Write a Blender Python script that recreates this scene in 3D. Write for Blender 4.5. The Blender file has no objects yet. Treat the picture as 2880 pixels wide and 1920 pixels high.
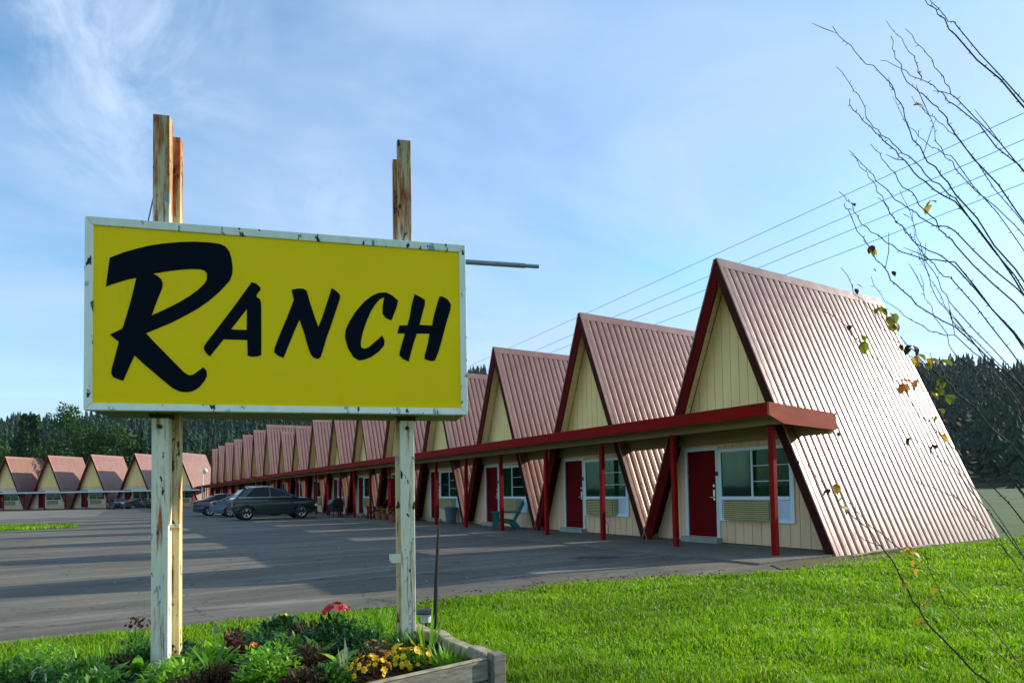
import bpy, bmesh, math, random
import numpy as np
from mathutils import Vector, Matrix
from mathutils.geometry import tessellate_polygon
random.seed(11); rng=np.random.default_rng(7)
SC=bpy.context.scene; COL=SC.collection
R_=math.radians
# ------------------------------------------------------------------ materials
def newmat(name):
    m=bpy.data.materials.new(name); m.use_nodes=True
    nt=m.node_tree; nt.nodes.clear(); return m,nt
def N(nt,t,**k):
    n=nt.nodes.new(t)
    for a,b in k.items():
        if a.startswith('i_'): n.inputs[a[2:].replace('_',' ')].default_value=b
        else: setattr(n,a,b)
    return n
def L(nt,a,b): nt.links.new(a,b)
def ramp(nt,fac,stops,interp='LINEAR'):
    r=N(nt,'ShaderNodeValToRGB'); r.color_ramp.interpolation=interp
    e=r.color_ramp.elements
    while len(e)<len(stops): e.new(.5)
    for i,(p,c) in enumerate(stops):
        e[i].position=p; e[i].color=(*c,1) if len(c)==3 else c
    L(nt,fac,r.inputs[0]); return r.outputs[0]
def mixc(nt,fac,a,b,mode='MIX'):
    m=N(nt,'ShaderNodeMix',data_type='RGBA',blend_type=mode)
    for i,v in ((0,fac),(6,a),(7,b)):
        if isinstance(v,(int,float)): m.inputs[i].default_value=v
        elif isinstance(v,tuple): m.inputs[i].default_value=(*v,1) if len(v)==3 else v
        else: L(nt,v,m.inputs[i])
    return m.outputs[2]
def math_(nt,op,a,b=None,c=None,clamp=False):
    m=N(nt,'ShaderNodeMath',operation=op); m.use_clamp=clamp
    for i,v in enumerate((a,b,c)):
        if v is None: continue
        if isinstance(v,(int,float)): m.inputs[i].default_value=v
        else: L(nt,v,m.inputs[i])
    return m.outputs[0]
def noise(nt,vec,scale,detail=4,rough=.55,dist=0):
    n=N(nt,'ShaderNodeTexNoise'); n.inputs['Scale'].default_value=scale; n.inputs['Detail'].default_value=detail
    n.inputs['Roughness'].default_value=rough; n.inputs['Distortion'].default_value=dist
    if vec is not None: L(nt,vec,n.inputs['Vector'])
    return n.outputs['Fac']
def mapping(nt,vec,scale=(1,1,1),loc=(0,0,0),rot=(0,0,0)):
    m=N(nt,'ShaderNodeMapping'); m.inputs['Scale'].default_value=scale; m.inputs['Location'].default_value=loc; m.inputs['Rotation'].default_value=rot
    L(nt,vec,m.inputs['Vector']); return m.outputs[0]
def objc(nt): return N(nt,'ShaderNodeTexCoord').outputs['Object']
def finish(nt,col,rough=.6,metal=0,bump=None,bstr=.3,bdist=.01,spec=.5,coat=0):
    b=N(nt,'ShaderNodeBsdfPrincipled'); o=N(nt,'ShaderNodeOutputMaterial')
    if isinstance(col,tuple): b.inputs['Base Color'].default_value=(*col,1)
    else: L(nt,col,b.inputs['Base Color'])
    if isinstance(rough,(int,float)): b.inputs['Roughness'].default_value=rough
    else: L(nt,rough,b.inputs['Roughness'])
    b.inputs['Metallic'].default_value=metal; b.inputs['Specular IOR Level'].default_value=spec
    b.inputs['Coat Weight'].default_value=coat
    if bump is not None:
        bn=N(nt,'ShaderNodeBump'); bn.inputs['Strength'].default_value=bstr; bn.inputs['Distance'].default_value=bdist
        L(nt,bump,bn.inputs['Height']); L(nt,bn.outputs[0],b.inputs['Normal'])
    L(nt,b.outputs[0],o.inputs[0]); return b
def paint(name,col,var=.25,scale=3,rough=.55,streak=(1,1,.15),metal=0,spec=.18,dirt=None,dthr=.62,coat=0,bstr=.15):
    m,nt=newmat(name); v=objc(nt)
    f=noise(nt,mapping(nt,v,streak),scale,6,.65)
    a=tuple(c*(1-var) for c in col); b=tuple(min(1,c*(1+var)) for c in col)
    c=ramp(nt,f,[(.3,a),(.7,b)])
    if dirt:
        g=noise(nt,mapping(nt,v,(1,1,.35)),scale*2.3,8,.7)
        c=mixc(nt,ramp(nt,g,[(dthr,(0,0,0)),(dthr+.06,(1,1,1))]),c,dirt)
    fine=noise(nt,v,60,3,.6)
    finish(nt,c,rough,metal,fine,bstr,.004,spec,coat); return m
def simple(name,col,rough=.6,metal=0,spec=.5,coat=0):
    m,nt=newmat(name); v=objc(nt); f=noise(nt,v,25,3)
    c=ramp(nt,f,[(.3,tuple(x*.85 for x in col)),(.7,tuple(min(1,x*1.12) for x in col))])
    finish(nt,c,rough,metal,None,0,0,spec,coat); return m
def leafmat(name,cols,trans=.35,rough=.45,nscale=6,patch=0):
    m,nt=newmat(name)
    g=N(nt,'ShaderNodeNewGeometry'); rnd=g.outputs['Random Per Island']
    v=objc(nt); f=noise(nt,v,nscale,3)
    k=math_(nt,'ADD',math_(nt,'MULTIPLY',rnd,.5),math_(nt,'MULTIPLY',f,.62)); 
    st=[(i/(len(cols)-1)*.9+.08,c) for i,c in enumerate(cols)]
    c=ramp(nt,k,st)
    if patch:
        c=mixc(nt,ramp(nt,noise(nt,v,.55,5,.65),[(.42,(0,0,0)),(.62,(.5,.5,.5))]),c,(.035,.105,.006))
        c=mixc(nt,ramp(nt,rnd,[(.955,(0,0,0)),(.96,(.8,.8,.8))]),c,(.42,.36,.12))
    b=N(nt,'ShaderNodeBsdfPrincipled'); L(nt,c,b.inputs['Base Color']); b.inputs['Roughness'].default_value=rough; b.inputs['Specular IOR Level'].default_value=.35
    t=N(nt,'ShaderNodeBsdfTranslucent'); L(nt,mixc(nt,.5,c,(.9,1,.3),'MULTIPLY'),t.inputs[0])
    L(nt,c,t.inputs[0])
    mx=N(nt,'ShaderNodeMixShader'); mx.inputs[0].default_value=trans
    L(nt,b.outputs[0],mx.inputs[1]); L(nt,t.outputs[0],mx.inputs[2])
    o=N(nt,'ShaderNodeOutputMaterial'); L(nt,mx.outputs[0],o.inputs[0]); return m
M={}
# ------------------------------------------------------------------ mesh helpers
class MB:
    def __init__(s): s.v=[]; s.f=[]
    def add(s,vs,fs):
        o=len(s.v); s.v.extend([tuple(x) for x in vs]); s.f.extend([tuple(i+o for i in f) for f in fs]); return s
    def box(s,a,b,rot=None,piv=None):
        x0,y0,z0=a; x1,y1,z1=b
        vs=[(x0,y0,z0),(x1,y0,z0),(x1,y1,z0),(x0,y1,z0),(x0,y0,z1),(x1,y0,z1),(x1,y1,z1),(x0,y1,z1)]
        if rot is not None:
            p=Vector(piv if piv else ((x0+x1)/2,(y0+y1)/2,(z0+z1)/2)); vs=[tuple(rot@(Vector(v)-p)+p) for v in vs]
        return s.add(vs,[(0,3,2,1),(4,5,6,7),(0,1,5,4),(1,2,6,5),(2,3,7,6),(3,0,4,7)])
    def prism(s,poly,d,inv=False):
        # poly: list of 3d points, d: extrude vector
        n=len(poly); vs=[tuple(p) for p in poly]+[tuple(Vector(p)+Vector(d)) for p in poly]
        fs=[tuple(range(n))[::-1],tuple(range(n,2*n))]+[(i,(i+1)%n,n+(i+1)%n,n+i) for i in range(n)]
        return s.add(vs,fs)
    def tube(s,pts,rad,seg=8,cap=True):
        pts=[Vector(p) for p in pts]; n=len(pts); o=len(s.v)
        if isinstance(rad,(int,float)): rad=[rad]*n
        up=None
        for i,p in enumerate(pts):
            t=(pts[min(i+1,n-1)]-pts[max(i-1,0)]).normalized()
            if up is None:
                up=t.orthogonal().normalized()
            else:
                up=(up-t*up.dot(t)); up=up.normalized() if up.length>1e-6 else t.orthogonal().normalized()
            w=t.cross(up)
            for k in range(seg):
                a=2*math.pi*k/seg; s.v.append(tuple(p+(up*math.cos(a)+w*math.sin(a))*rad[i]))
        for i in range(n-1):
            for k in range(seg):
                s.f.append((o+i*seg+k,o+i*seg+(k+1)%seg,o+(i+1)*seg+(k+1)%seg,o+(i+1)*seg+k))
        if cap:
            s.f.append(tuple(o+k for k in range(seg))[::-1]); s.f.append(tuple(o+(n-1)*seg+k for k in range(seg)))
        return s
    def lathe(s,prof,c=(0,0,0),seg=20,axis='z'):
        o=len(s.v)
        for r,z in prof:
            for k in range(seg):
                a=2*math.pi*k/seg; x,y=r*math.cos(a),r*math.sin(a)
                if axis=='z': q=(c[0]+x,c[1]+y,c[2]+z)
                else: q=(c[0]+x,c[1]+z,c[2]+y)
                s.v.append(q)
        for i in range(len(prof)-1):
            for k in range(seg):
                q=(o+i*seg+k,o+i*seg+(k+1)%seg,o+(i+1)*seg+(k+1)%seg,o+(i+1)*seg+k)
                s.f.append(q if axis=='z' else q[::-1])
        return s
    def build(s,name,mat,parent=None,smooth=False,bevel=0,recalc=True):
        me=bpy.data.meshes.new(name); me.from_pydata(s.v,[],s.f); 
        if recalc:
            bm=bmesh.new(); bm.from_mesh(me); bmesh.ops.recalc_face_normals(bm,faces=bm.faces); bm.to_mesh(me); bm.free()
        me.materials.append(mat)
        if smooth: me.polygons.foreach_set('use_smooth',[True]*len(me.polygons))
        ob=bpy.data.objects.new(name,me); COL.objects.link(ob)
        if parent: ob.parent=parent
        if bevel:
            b=ob.modifiers.new('bevel','BEVEL'); b.width=bevel; b.segments=2; b.limit_method='ANGLE'; b.angle_limit=.6
        return ob
def tag(o,label=None,cat=None,group=None,kind=None):
    if label: o['label']=label
    if cat: o['category']=cat
    if group: o['group']=group
    if kind: o['kind']=kind
    return o
def thing(name,loc,label,cat,group=None,rz=0,sc=(1,1,1)):
    o=bpy.data.objects.new(name,None); COL.objects.link(o); o.location=loc; o.rotation_euler=(0,0,rz); o.scale=sc
    o.empty_display_size=.2
    return tag(o,label,cat,group)
KIDS={}
def kids(o):
    return [c for c in bpy.data.objects if c.parent is o]
def copy_tree(o,parent=None):
    c=o.copy(); COL.objects.link(c)
    if parent: c.parent=parent
    for ch in kids(o): copy_tree(ch,c)
    return c
def npmesh(name,co,faces_flat,loop_tot,mat,parent=None):
    me=bpy.data.meshes.new(name); me.vertices.add(len(co)); me.vertices.foreach_set('co',np.asarray(co,dtype=np.float32).ravel())
    me.loops.add(len(faces_flat)); me.loops.foreach_set('vertex_index',np.asarray(faces_flat,dtype=np.int32))
    lt=np.asarray(loop_tot,dtype=np.int32); ls=np.concatenate([[0],np.cumsum(lt)[:-1]]).astype(np.int32)
    me.polygons.add(len(lt)); me.polygons.foreach_set('loop_start',ls); me.polygons.foreach_set('loop_total',lt)
    me.update(calc_edges=True); me.materials.append(mat)
    ob=bpy.data.objects.new(name,me); COL.objects.link(ob)
    if parent: ob.parent=parent
    return ob
def gz(y):   # ground height: the lot falls away slightly towards the far wing
    return -.1 if y<40 else (-.1-.4*(min(y,100)-40)/60)
M['siding']=paint('tan_siding_paint',(.78,.52,.31),.12,2.2,.7,(1,1,.12),dirt=(.48,.34,.2),dthr=.70)
M['gable']=paint('cream_siding_paint',(.94,.66,.27),.10,2.0,.7,(1,1,.12),dirt=(.56,.42,.18),dthr=.68)
M['backing']=simple('wall_backing',(.12,.09,.06),.9)
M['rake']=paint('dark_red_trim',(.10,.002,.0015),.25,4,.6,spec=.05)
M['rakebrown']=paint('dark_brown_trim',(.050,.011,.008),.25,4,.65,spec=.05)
M['redpaint']=paint('red_fascia_paint',(.24,.004,.003),.22,5,.6,(.2,.2,1),spec=.06,dirt=(.09,.02,.015),dthr=.72)
M['post']=paint('red_post_paint',(.25,.005,.004),.2,4,.55,spec=.08,dirt=(.10,.03,.02),dthr=.74)
M['door']=paint('red_door_paint',(.125,.0006,.0008),.12,2,.55,spec=.06)
M['beam']=paint('olive_beam',(.30,.22,.10),.2,3,.7,(1,.1,1))
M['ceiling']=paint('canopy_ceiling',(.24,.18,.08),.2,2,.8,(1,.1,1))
M['soffit']=paint('soffit_boards',(.88,.66,.34),.12,5,.75)
M['lowsoffit']=paint('maroon_shaded_soffit',(.045,.004,.003),.2,4,.7,spec=.05)  # lower soffit in dark maroon, shadow below the canopy painted into the colour
M['endboard']=paint('sunlit_red_paint',(.46,.085,.05),.2,5,.6,(.2,.2,1),spec=.06,dirt=(.2,.04,.03),dthr=.7)  # lighter fascia red: sunlight on the canopy end is put into the colour
M['trimwhite']=paint('white_trim_paint',(.60,.68,.66),.10,3,.5,dirt=(.25,.25,.2),dthr=.74)
M['vinyl']=paint('white_vinyl_frame',(.70,.80,.82),.06,3,.35)
M['panelwhite']=paint('window_filler_panel',(.55,.68,.78),.12,2,.5)
M['ac']=paint('air_conditioner_case',(.46,.42,.20),.15,4,.5)
M['acslat']=paint('air_conditioner_louver',(.62,.50,.24),.12,4,.45)
M['dark']=simple('dark_gap',(.02,.02,.015),.8)
M['steel']=simple('brushed_steel',(.55,.55,.55),.3,1)
M['black']=simple('black_plastic',(.012,.012,.014),.45)
M['concrete']=paint('grey_concrete',(.30,.30,.27),.2,3,.9,(1,1,1))
M['cord']=simple('tan_cord',(.16,.12,.06),.7)
def roofmat():
    m,nt=newmat('ribbed_metal_roofing'); v=objc(nt)
    f=noise(nt,mapping(nt,v,(1.3,.25,.25)),3,6,.65)
    c=ramp(nt,f,[(.25,(.24,.115,.088)),(.6,(.33,.175,.135)),(.85,(.41,.255,.195))])
    g=noise(nt,mapping(nt,v,(9,.7,.7)),2.0,5,.7)
    c=mixc(nt,ramp(nt,g,[(.62,(0,0,0)),(.75,(.55,.55,.55))]),c,(.13,.07,.055))
    r=ramp(nt,noise(nt,v,5,4),[(.3,(.27,.27,.27)),(.7,(.37,.37,.37))])
    finish(nt,c,r,.22,noise(nt,mapping(nt,v,(1,.4,.4)),1.8,4),.28,.03,.6); return m
M['roof']=roofmat()
def wearmat(name,base,base2,rustlo,chip,z0=None):
    m,nt=newmat(name); v=objc(nt)
    f=noise(nt,mapping(nt,v,(6,6,1.0)),2.2,5,.6)
    c=ramp(nt,f,[(.3,base),(.7,base2)])
    st=noise(nt,mapping(nt,v,(14,14,1.1),(3,1,0)),1.6,8,.72)      # rust runs down the steel
    bl=noise(nt,mapping(nt,v,(1,1,.6)),9,8,.7)
    if z0 is not None:
        sx=N(nt,'ShaderNodeSeparateXYZ'); L(nt,v,sx.inputs[0])
        up=math_(nt,'MULTIPLY',math_(nt,'SUBTRACT',sx.outputs[2],z0),3,clamp=True)
        st=math_(nt,'ADD',st,math_(nt,'MULTIPLY',up,.065))
        c=mixc(nt,up,c,ramp(nt,f,[(.3,(.34,.31,.17)),(.7,(.52,.46,.26))]))
    c=mixc(nt,ramp(nt,st,[(rustlo,(0,0,0)),(rustlo+.10,(1,1,1))]),c,ramp(nt,bl,[(.35,(.17,.042,.010)),(.6,(.46,.15,.035))]))
    ch=noise(nt,mapping(nt,v,(1,1,.45),(7,2,5)),17,6,.6)
    c=mixc(nt,ramp(nt,ch,[(chip,(0,0,0)),(chip+.02,(1,1,1))],'LINEAR'),c,(.045,.03,.02))
    cb=noise(nt,mapping(nt,v,(1,1,.5),(1,9,3)),8,5,.6)
    c=mixc(nt,ramp(nt,cb,[(chip+.03,(0,0,0)),(chip+.06,(.85,.85,.85))]),c,(.16,.27,.36))
    finish(nt,c,.6,0,bl,.25,.004,.2); return m
M['pole']=wearmat('peeling_mint_pole_paint',(.64,.64,.47),(.82,.78,.58),.515,.62,3.15)
M['backpole']=wearmat('yellowed_rusting_pole_paint',(.60,.46,.20),(.70,.60,.34),.50,.60,3.15)
M['signframe']=wearmat('peeling_white_frame_paint',(.72,.77,.66),(.88,.90,.80),.68,.60)
M['signunder']=paint('sign_underside',(.16,.19,.07),.3,3,.7,(1,1,1))
def signface():
    m,nt=newmat('yellow_sign_plastic'); v=objc(nt)
    c=ramp(nt,noise(nt,v,1.1,5,.6),[(.25,(.90,.60,.0)),(.75,(.96,.67,.001))])
    g=noise(nt,mapping(nt,v,(1,1,.2)),5,7,.7)
    c=mixc(nt,ramp(nt,g,[(.60,(0,0,0)),(.8,(.4,.4,.4))]),c,(.40,.33,.01))
    s=noise(nt,mapping(nt,v,(1,1,6),(3,2,8)),3.5,2,.5)
    c=mixc(nt,ramp(nt,s,[(.80,(0,0,0)),(.81,(1,1,1))]),c,(.75,.72,.2))
    finish(nt,c,.5,0,noise(nt,v,2,2),.05,.02,.12); return m
M['signyellow']=signface()
M['signink']=simple('navy_black_lettering',(.0025,.006,.012),.7,0,.05)
def asphalt():
    m,nt=newmat('worn_asphalt'); v=objc(nt)
    big=noise(nt,mapping(nt,v,(.35,.9,1)),.55,6,.6)
    c=ramp(nt,big,[(.28,(.068,.060,.046)),(.5,(.112,.097,.070)),(.72,(.180,.155,.108))])
    st=noise(nt,mapping(nt,v,(.16,2.0,1),(0,0,0),(0,0,-.05)),1.3,6,.65)
    c=mixc(nt,ramp(nt,st,[(.50,(0,0,0)),(.70,(.8,.8,.8))]),c,(.225,.210,.175))
    c=mixc(nt,ramp(nt,noise(nt,mapping(nt,v,(.2,2.4,1),(5,3,0)),1.1,5,.6),[(.56,(0,0,0)),(.7,(.55,.55,.55))]),c,(.064,.060,.054))
    c=mixc(nt,.45,c,ramp(nt,noise(nt,v,14,6,.75),[(.3,(.3,.3,.3)),(.7,(.72,.72,.72))]),'OVERLAY')
    fine=noise(nt,v,90,2,.7); sp=noise(nt,v,160,1,.5)
    c=mixc(nt,.35,c,ramp(nt,fine,[(.3,(.35,.35,.35)),(.7,(.75,.75,.75))]),'OVERLAY')
    c=mixc(nt,ramp(nt,sp,[(.70,(0,0,0)),(.76,(.5,.5,.5))]),c,(.32,.31,.29))
    def blob(cx,cy,rx,ry,rot,col,amt,edge=.35):
        nonlocal c
        w=noise(nt,v,3.5,4,.6)
        mp=mapping(nt,v,(1/rx,1/ry,0)); 
        mm=N(nt,'ShaderNodeMapping',vector_type='TEXTURE'); mm.inputs['Location'].default_value=(cx,cy,0); mm.inputs['Rotation'].default_value=(0,0,rot); mm.inputs['Scale'].default_value=(rx,ry,1)
        L(nt,v,mm.inputs['Vector']); s=N(nt,'ShaderNodeSeparateXYZ'); L(nt,mm.outputs[0],s.inputs[0])
        cm=N(nt,'ShaderNodeCombineXYZ'); L(nt,s.outputs[0],cm.inputs[0]); L(nt,s.outputs[1],cm.inputs[1])
        ln=N(nt,'ShaderNodeVectorMath',operation='LENGTH'); L(nt,cm.outputs[0],ln.inputs[0])
        d=math_(nt,'ADD',ln.outputs['Value'],math_(nt,'MULTIPLY',math_(nt,'SUBTRACT',w,.5),1.4))
        f=ramp(nt,d,[(1-edge,(amt,)*3),(1.0,(0,0,0))])
        c=mixc(nt,f,c,col)
    blob(-3.9,.16,.62,.30,-.6,(.030,.031,.04),.85)
    blob(-7.45,-.1,.3,.13,-.4,(.035,.036,.045),.7)
    blob(-10.1,-1.45,1.0,.16,-.16,(.30,.30,.27),.55,.6)
    blob(-9.0,.72,1.2,.07,.12,(.27,.28,.30),.7,.5)
    blob(-6.5,-1.2,1.6,.3,.05,(.26,.25,.22),.4,.8)
    vo=N(nt,'ShaderNodeTexVoronoi',feature='DISTANCE_TO_EDGE'); vo.inputs['Scale'].default_value=.42
    wob=N(nt,'ShaderNodeVectorMath',operation='ADD'); L(nt,v,wob.inputs[0])
    nn=N(nt,'ShaderNodeTexNoise'); nn.inputs['Scale'].default_value=1.6; nn.inputs['Detail'].default_value=5; L(nt,v,nn.inputs['Vector'])
    L(nt,nn.outputs['Color'],wob.inputs[1]); L(nt,wob.outputs[0],vo.inputs['Vector'])
    c=mixc(nt,ramp(nt,vo.outputs['Distance'],[(.0,(.75,.75,.75)),(.010,(0,0,0))]),c,(.035,.034,.032))
    finish(nt,c,.85,0,math_(nt,'ADD',fine,math_(nt,'MULTIPLY',big,.4)),.5,.012,.35); return m
M['asphalt']=asphalt()
def groundmat(name,cols,scale=1.2):
    m,nt=newmat(name); v=objc(nt)
    f=noise(nt,v,scale,8,.7); g=noise(nt,v,scale*14,4,.7)
    c=ramp(nt,f,[(.3+i*.4/(len(cols)-1),q) for i,q in enumerate(cols)])
    c=mixc(nt,.5,c,ramp(nt,g,[(.3,(.3,.3,.3)),(.7,(.75,.75,.75))]),'OVERLAY')
    finish(nt,c,.95,0,g,.8,.03,.2); return m
M['grassbase']=groundmat('lawn_soil_and_thatch',[(.03,.07,.005),(.07,.13,.006),(.12,.20,.010)],1.5)
M['field']=groundmat('rough_field',[(.02,.06,.015),(.04,.09,.02),(.07,.12,.03)],.2)
M['gravel']=groundmat('packed_gravel',[(.14,.13,.10),(.21,.19,.15),(.28,.25,.20)],.8)
M['hill']=groundmat('forest_floor',[(.010,.022,.012),(.018,.035,.016),(.03,.05,.02)],.05)
M['walk']=groundmat('walkway_concrete',[(.115,.108,.080),(.16,.15,.115),(.20,.185,.14)],.9)
M['moss']=groundmat('mossy_dirt',[(.08,.075,.035),(.13,.11,.05),(.10,.14,.02)],2.0)
M['soil']=groundmat('bed_soil',[(.02,.014,.008),(.035,.024,.014),(.05,.035,.02)],4)
def linemat():
    m,nt=newmat('faded_road_paint'); v=objc(nt)
    f=noise(nt,mapping(nt,v,(1,3,1)),4,7,.7)
    c=ramp(nt,f,[(.38,(.13,.127,.125)),(.62,(.30,.30,.28))]); finish(nt,c,.85,0,None,0,0,.3); return m
M['line']=linemat()
M['grass']=leafmat('grass_blade',[(.055,.15,.003),(.15,.35,.003),(.28,.50,.005),(.46,.62,.010)],.5,.5,1.1,1)
M['leafbright']=leafmat('bright_green_leaf',[(.10,.28,.012),(.20,.46,.02),(.38,.60,.07)],.4,.4)
M['leafgreen']=leafmat('mid_green_leaf',[(.03,.12,.010),(.07,.22,.016),(.13,.32,.025)],.35,.4)
M['leafdark']=leafmat('dark_green_leaf',[(.010,.05,.010),(.022,.09,.016),(.045,.14,.024)],.25,.35)
M['leafbrown']=leafmat('dried_brown_leaf',[(.020,.010,.005),(.055,.026,.010),(.12,.06,.022)],.2,.7)
M['leafpurple']=leafmat('purple_brown_leaf',[(.035,.008,.010),(.09,.025,.018),(.20,.08,.05)],.25,.5)
M['leafpale']=leafmat('pale_silvery_leaf',[(.20,.25,.13),(.33,.38,.22),(.5,.5,.33)],.3,.5)
M['petyellow']=leafmat('yellow_petal',[(.75,.42,.01),(.85,.60,.02),(.80,.35,.01)],.3,.5)
M['petred']=leafmat('red_petal',[(.50,.01,.015),(.65,.03,.03),(.7,.25,.18)],.3,.5)
M['petorange']=leafmat('orange_petal',[(.55,.09,.01),(.7,.22,.02),(.75,.45,.3)],.3,.5)
M['bark']=simple('dark_twig_bark',(.035,.028,.032),.8)
M['trunkbark']=simple('conifer_bark',(.045,.03,.02),.9)
M['lf_g']=leafmat('yellow_green_leaf',[(.13,.15,.015),(.26,.26,.02),(.42,.36,.04)],.45,.5)
M['lf_y']=leafmat('autumn_yellow_leaf',[(.45,.25,.02),(.6,.40,.04)],.45,.5)
M['fir']=leafmat('conifer_needles',[(.008,.030,.010),(.016,.055,.014),(.035,.095,.02)],.15,.8,.3)
M['broad']=leafmat('broadleaf_foliage',[(.012,.038,.008),(.028,.085,.010),(.06,.14,.018)],.25,.7,.3)
M['forest']=leafmat('distant_forest_foliage',[(.007,.028,.022),(.012,.042,.028),(.022,.060,.032),(.07,.11,.05)],.1,.9,.010)
def wood():
    m,nt=newmat('weathered_grey_timber'); v=objc(nt)
    f=noise(nt,mapping(nt,v,(1.2,9,9)),3,8,.7)
    c=ramp(nt,f,[(.28,(.07,.055,.045)),(.5,(.20,.18,.155)),(.75,(.36,.33,.27))])
    finish(nt,c,.85,0,f,.7,.01,.2); return m
M['wood']=wood()
M['woodtop']=paint('bleached_timber',(.34,.29,.19),.45,9,.85,(1,1,1),dirt=(.12,.08,.05),dthr=.6)
def glassmat(name,tint,amt):
    m,nt=newmat(name)
    g=N(nt,'ShaderNodeBsdfGlossy'); g.inputs['Roughness'].default_value=.04; g.inputs['Color'].default_value=(.8,.9,.95,1)
    t=N(nt,'ShaderNodeBsdfTransparent'); t.inputs[0].default_value=(*tint,1)
    lw=N(nt,'ShaderNodeFresnel'); lw.inputs[0].default_value=1.6
    f=math_(nt,'MULTIPLY',math_(nt,'ADD',lw.outputs[0],amt,clamp=True),.12)
    mx=N(nt,'ShaderNodeMixShader'); L(nt,f,mx.inputs[0]); L(nt,t.outputs[0],mx.inputs[1]); L(nt,g.outputs[0],mx.inputs[2])
    o=N(nt,'ShaderNodeOutputMaterial'); L(nt,mx.outputs[0],o.inputs[0]); return m
M['glass']=glassmat('window_glass',(.55,.72,.66),.0)
M['curtain']=paint('green_grey_curtain',(.055,.12,.065),.25,3,.9,(1,1,1))
M['room']=simple('dim_room',(.012,.020,.024),.9)
M['carglass']=simple('tinted_car_glass',(.002,.006,.014),.12,0,.25)
M['rubber']=simple('black_rubber',(.012,.012,.012),.8)
M['rim']=simple('alloy_rim',(.62,.64,.66),.3,.6)
M['chrome']=simple('chrome_trim',(.75,.77,.78),.2,.8)
M['lampred']=simple('red_tail_lamp',(.35,.01,.01),.2)
M['lampclear']=simple('clear_lamp',(.75,.78,.8),.15)
def carpaint(n,c): return simple(n,c,.28,.1,.5,.8)
M['pgreen']=carpaint('dark_green_car_paint',(.012,.028,.018))
M['pgrey']=carpaint('plum_grey_car_paint',(.050,.050,.075))
M['pblue']=carpaint('silver_blue_car_paint',(.13,.17,.24))
M['pblack']=carpaint('black_car_paint',(.012,.018,.020))
M['pteal']=carpaint('deep_teal_car_paint',(.02,.05,.045))
M['teal']=paint('teal_plastic',(.012,.16,.14),.12,3,.45,(1,1,1))
M['darkred']=paint('maroon_plastic',(.09,.012,.014),.12,3,.5,(1,1,1))
M['bin']=paint('slate_grey_plastic',(.10,.125,.17),.12,3,.5,(1,1,1))
M['whitep']=simple('white_enamel',(.75,.75,.73),.4)
M['terracotta']=simple('terracotta',(.30,.10,.05),.8)
M['pipe']=paint('dull_grey_pipe',(.20,.26,.30),.2,6,.45,(1,1,1),metal=.4)
M['wire']=simple('power_line_wire',(.22,.26,.33),.6)
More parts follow.
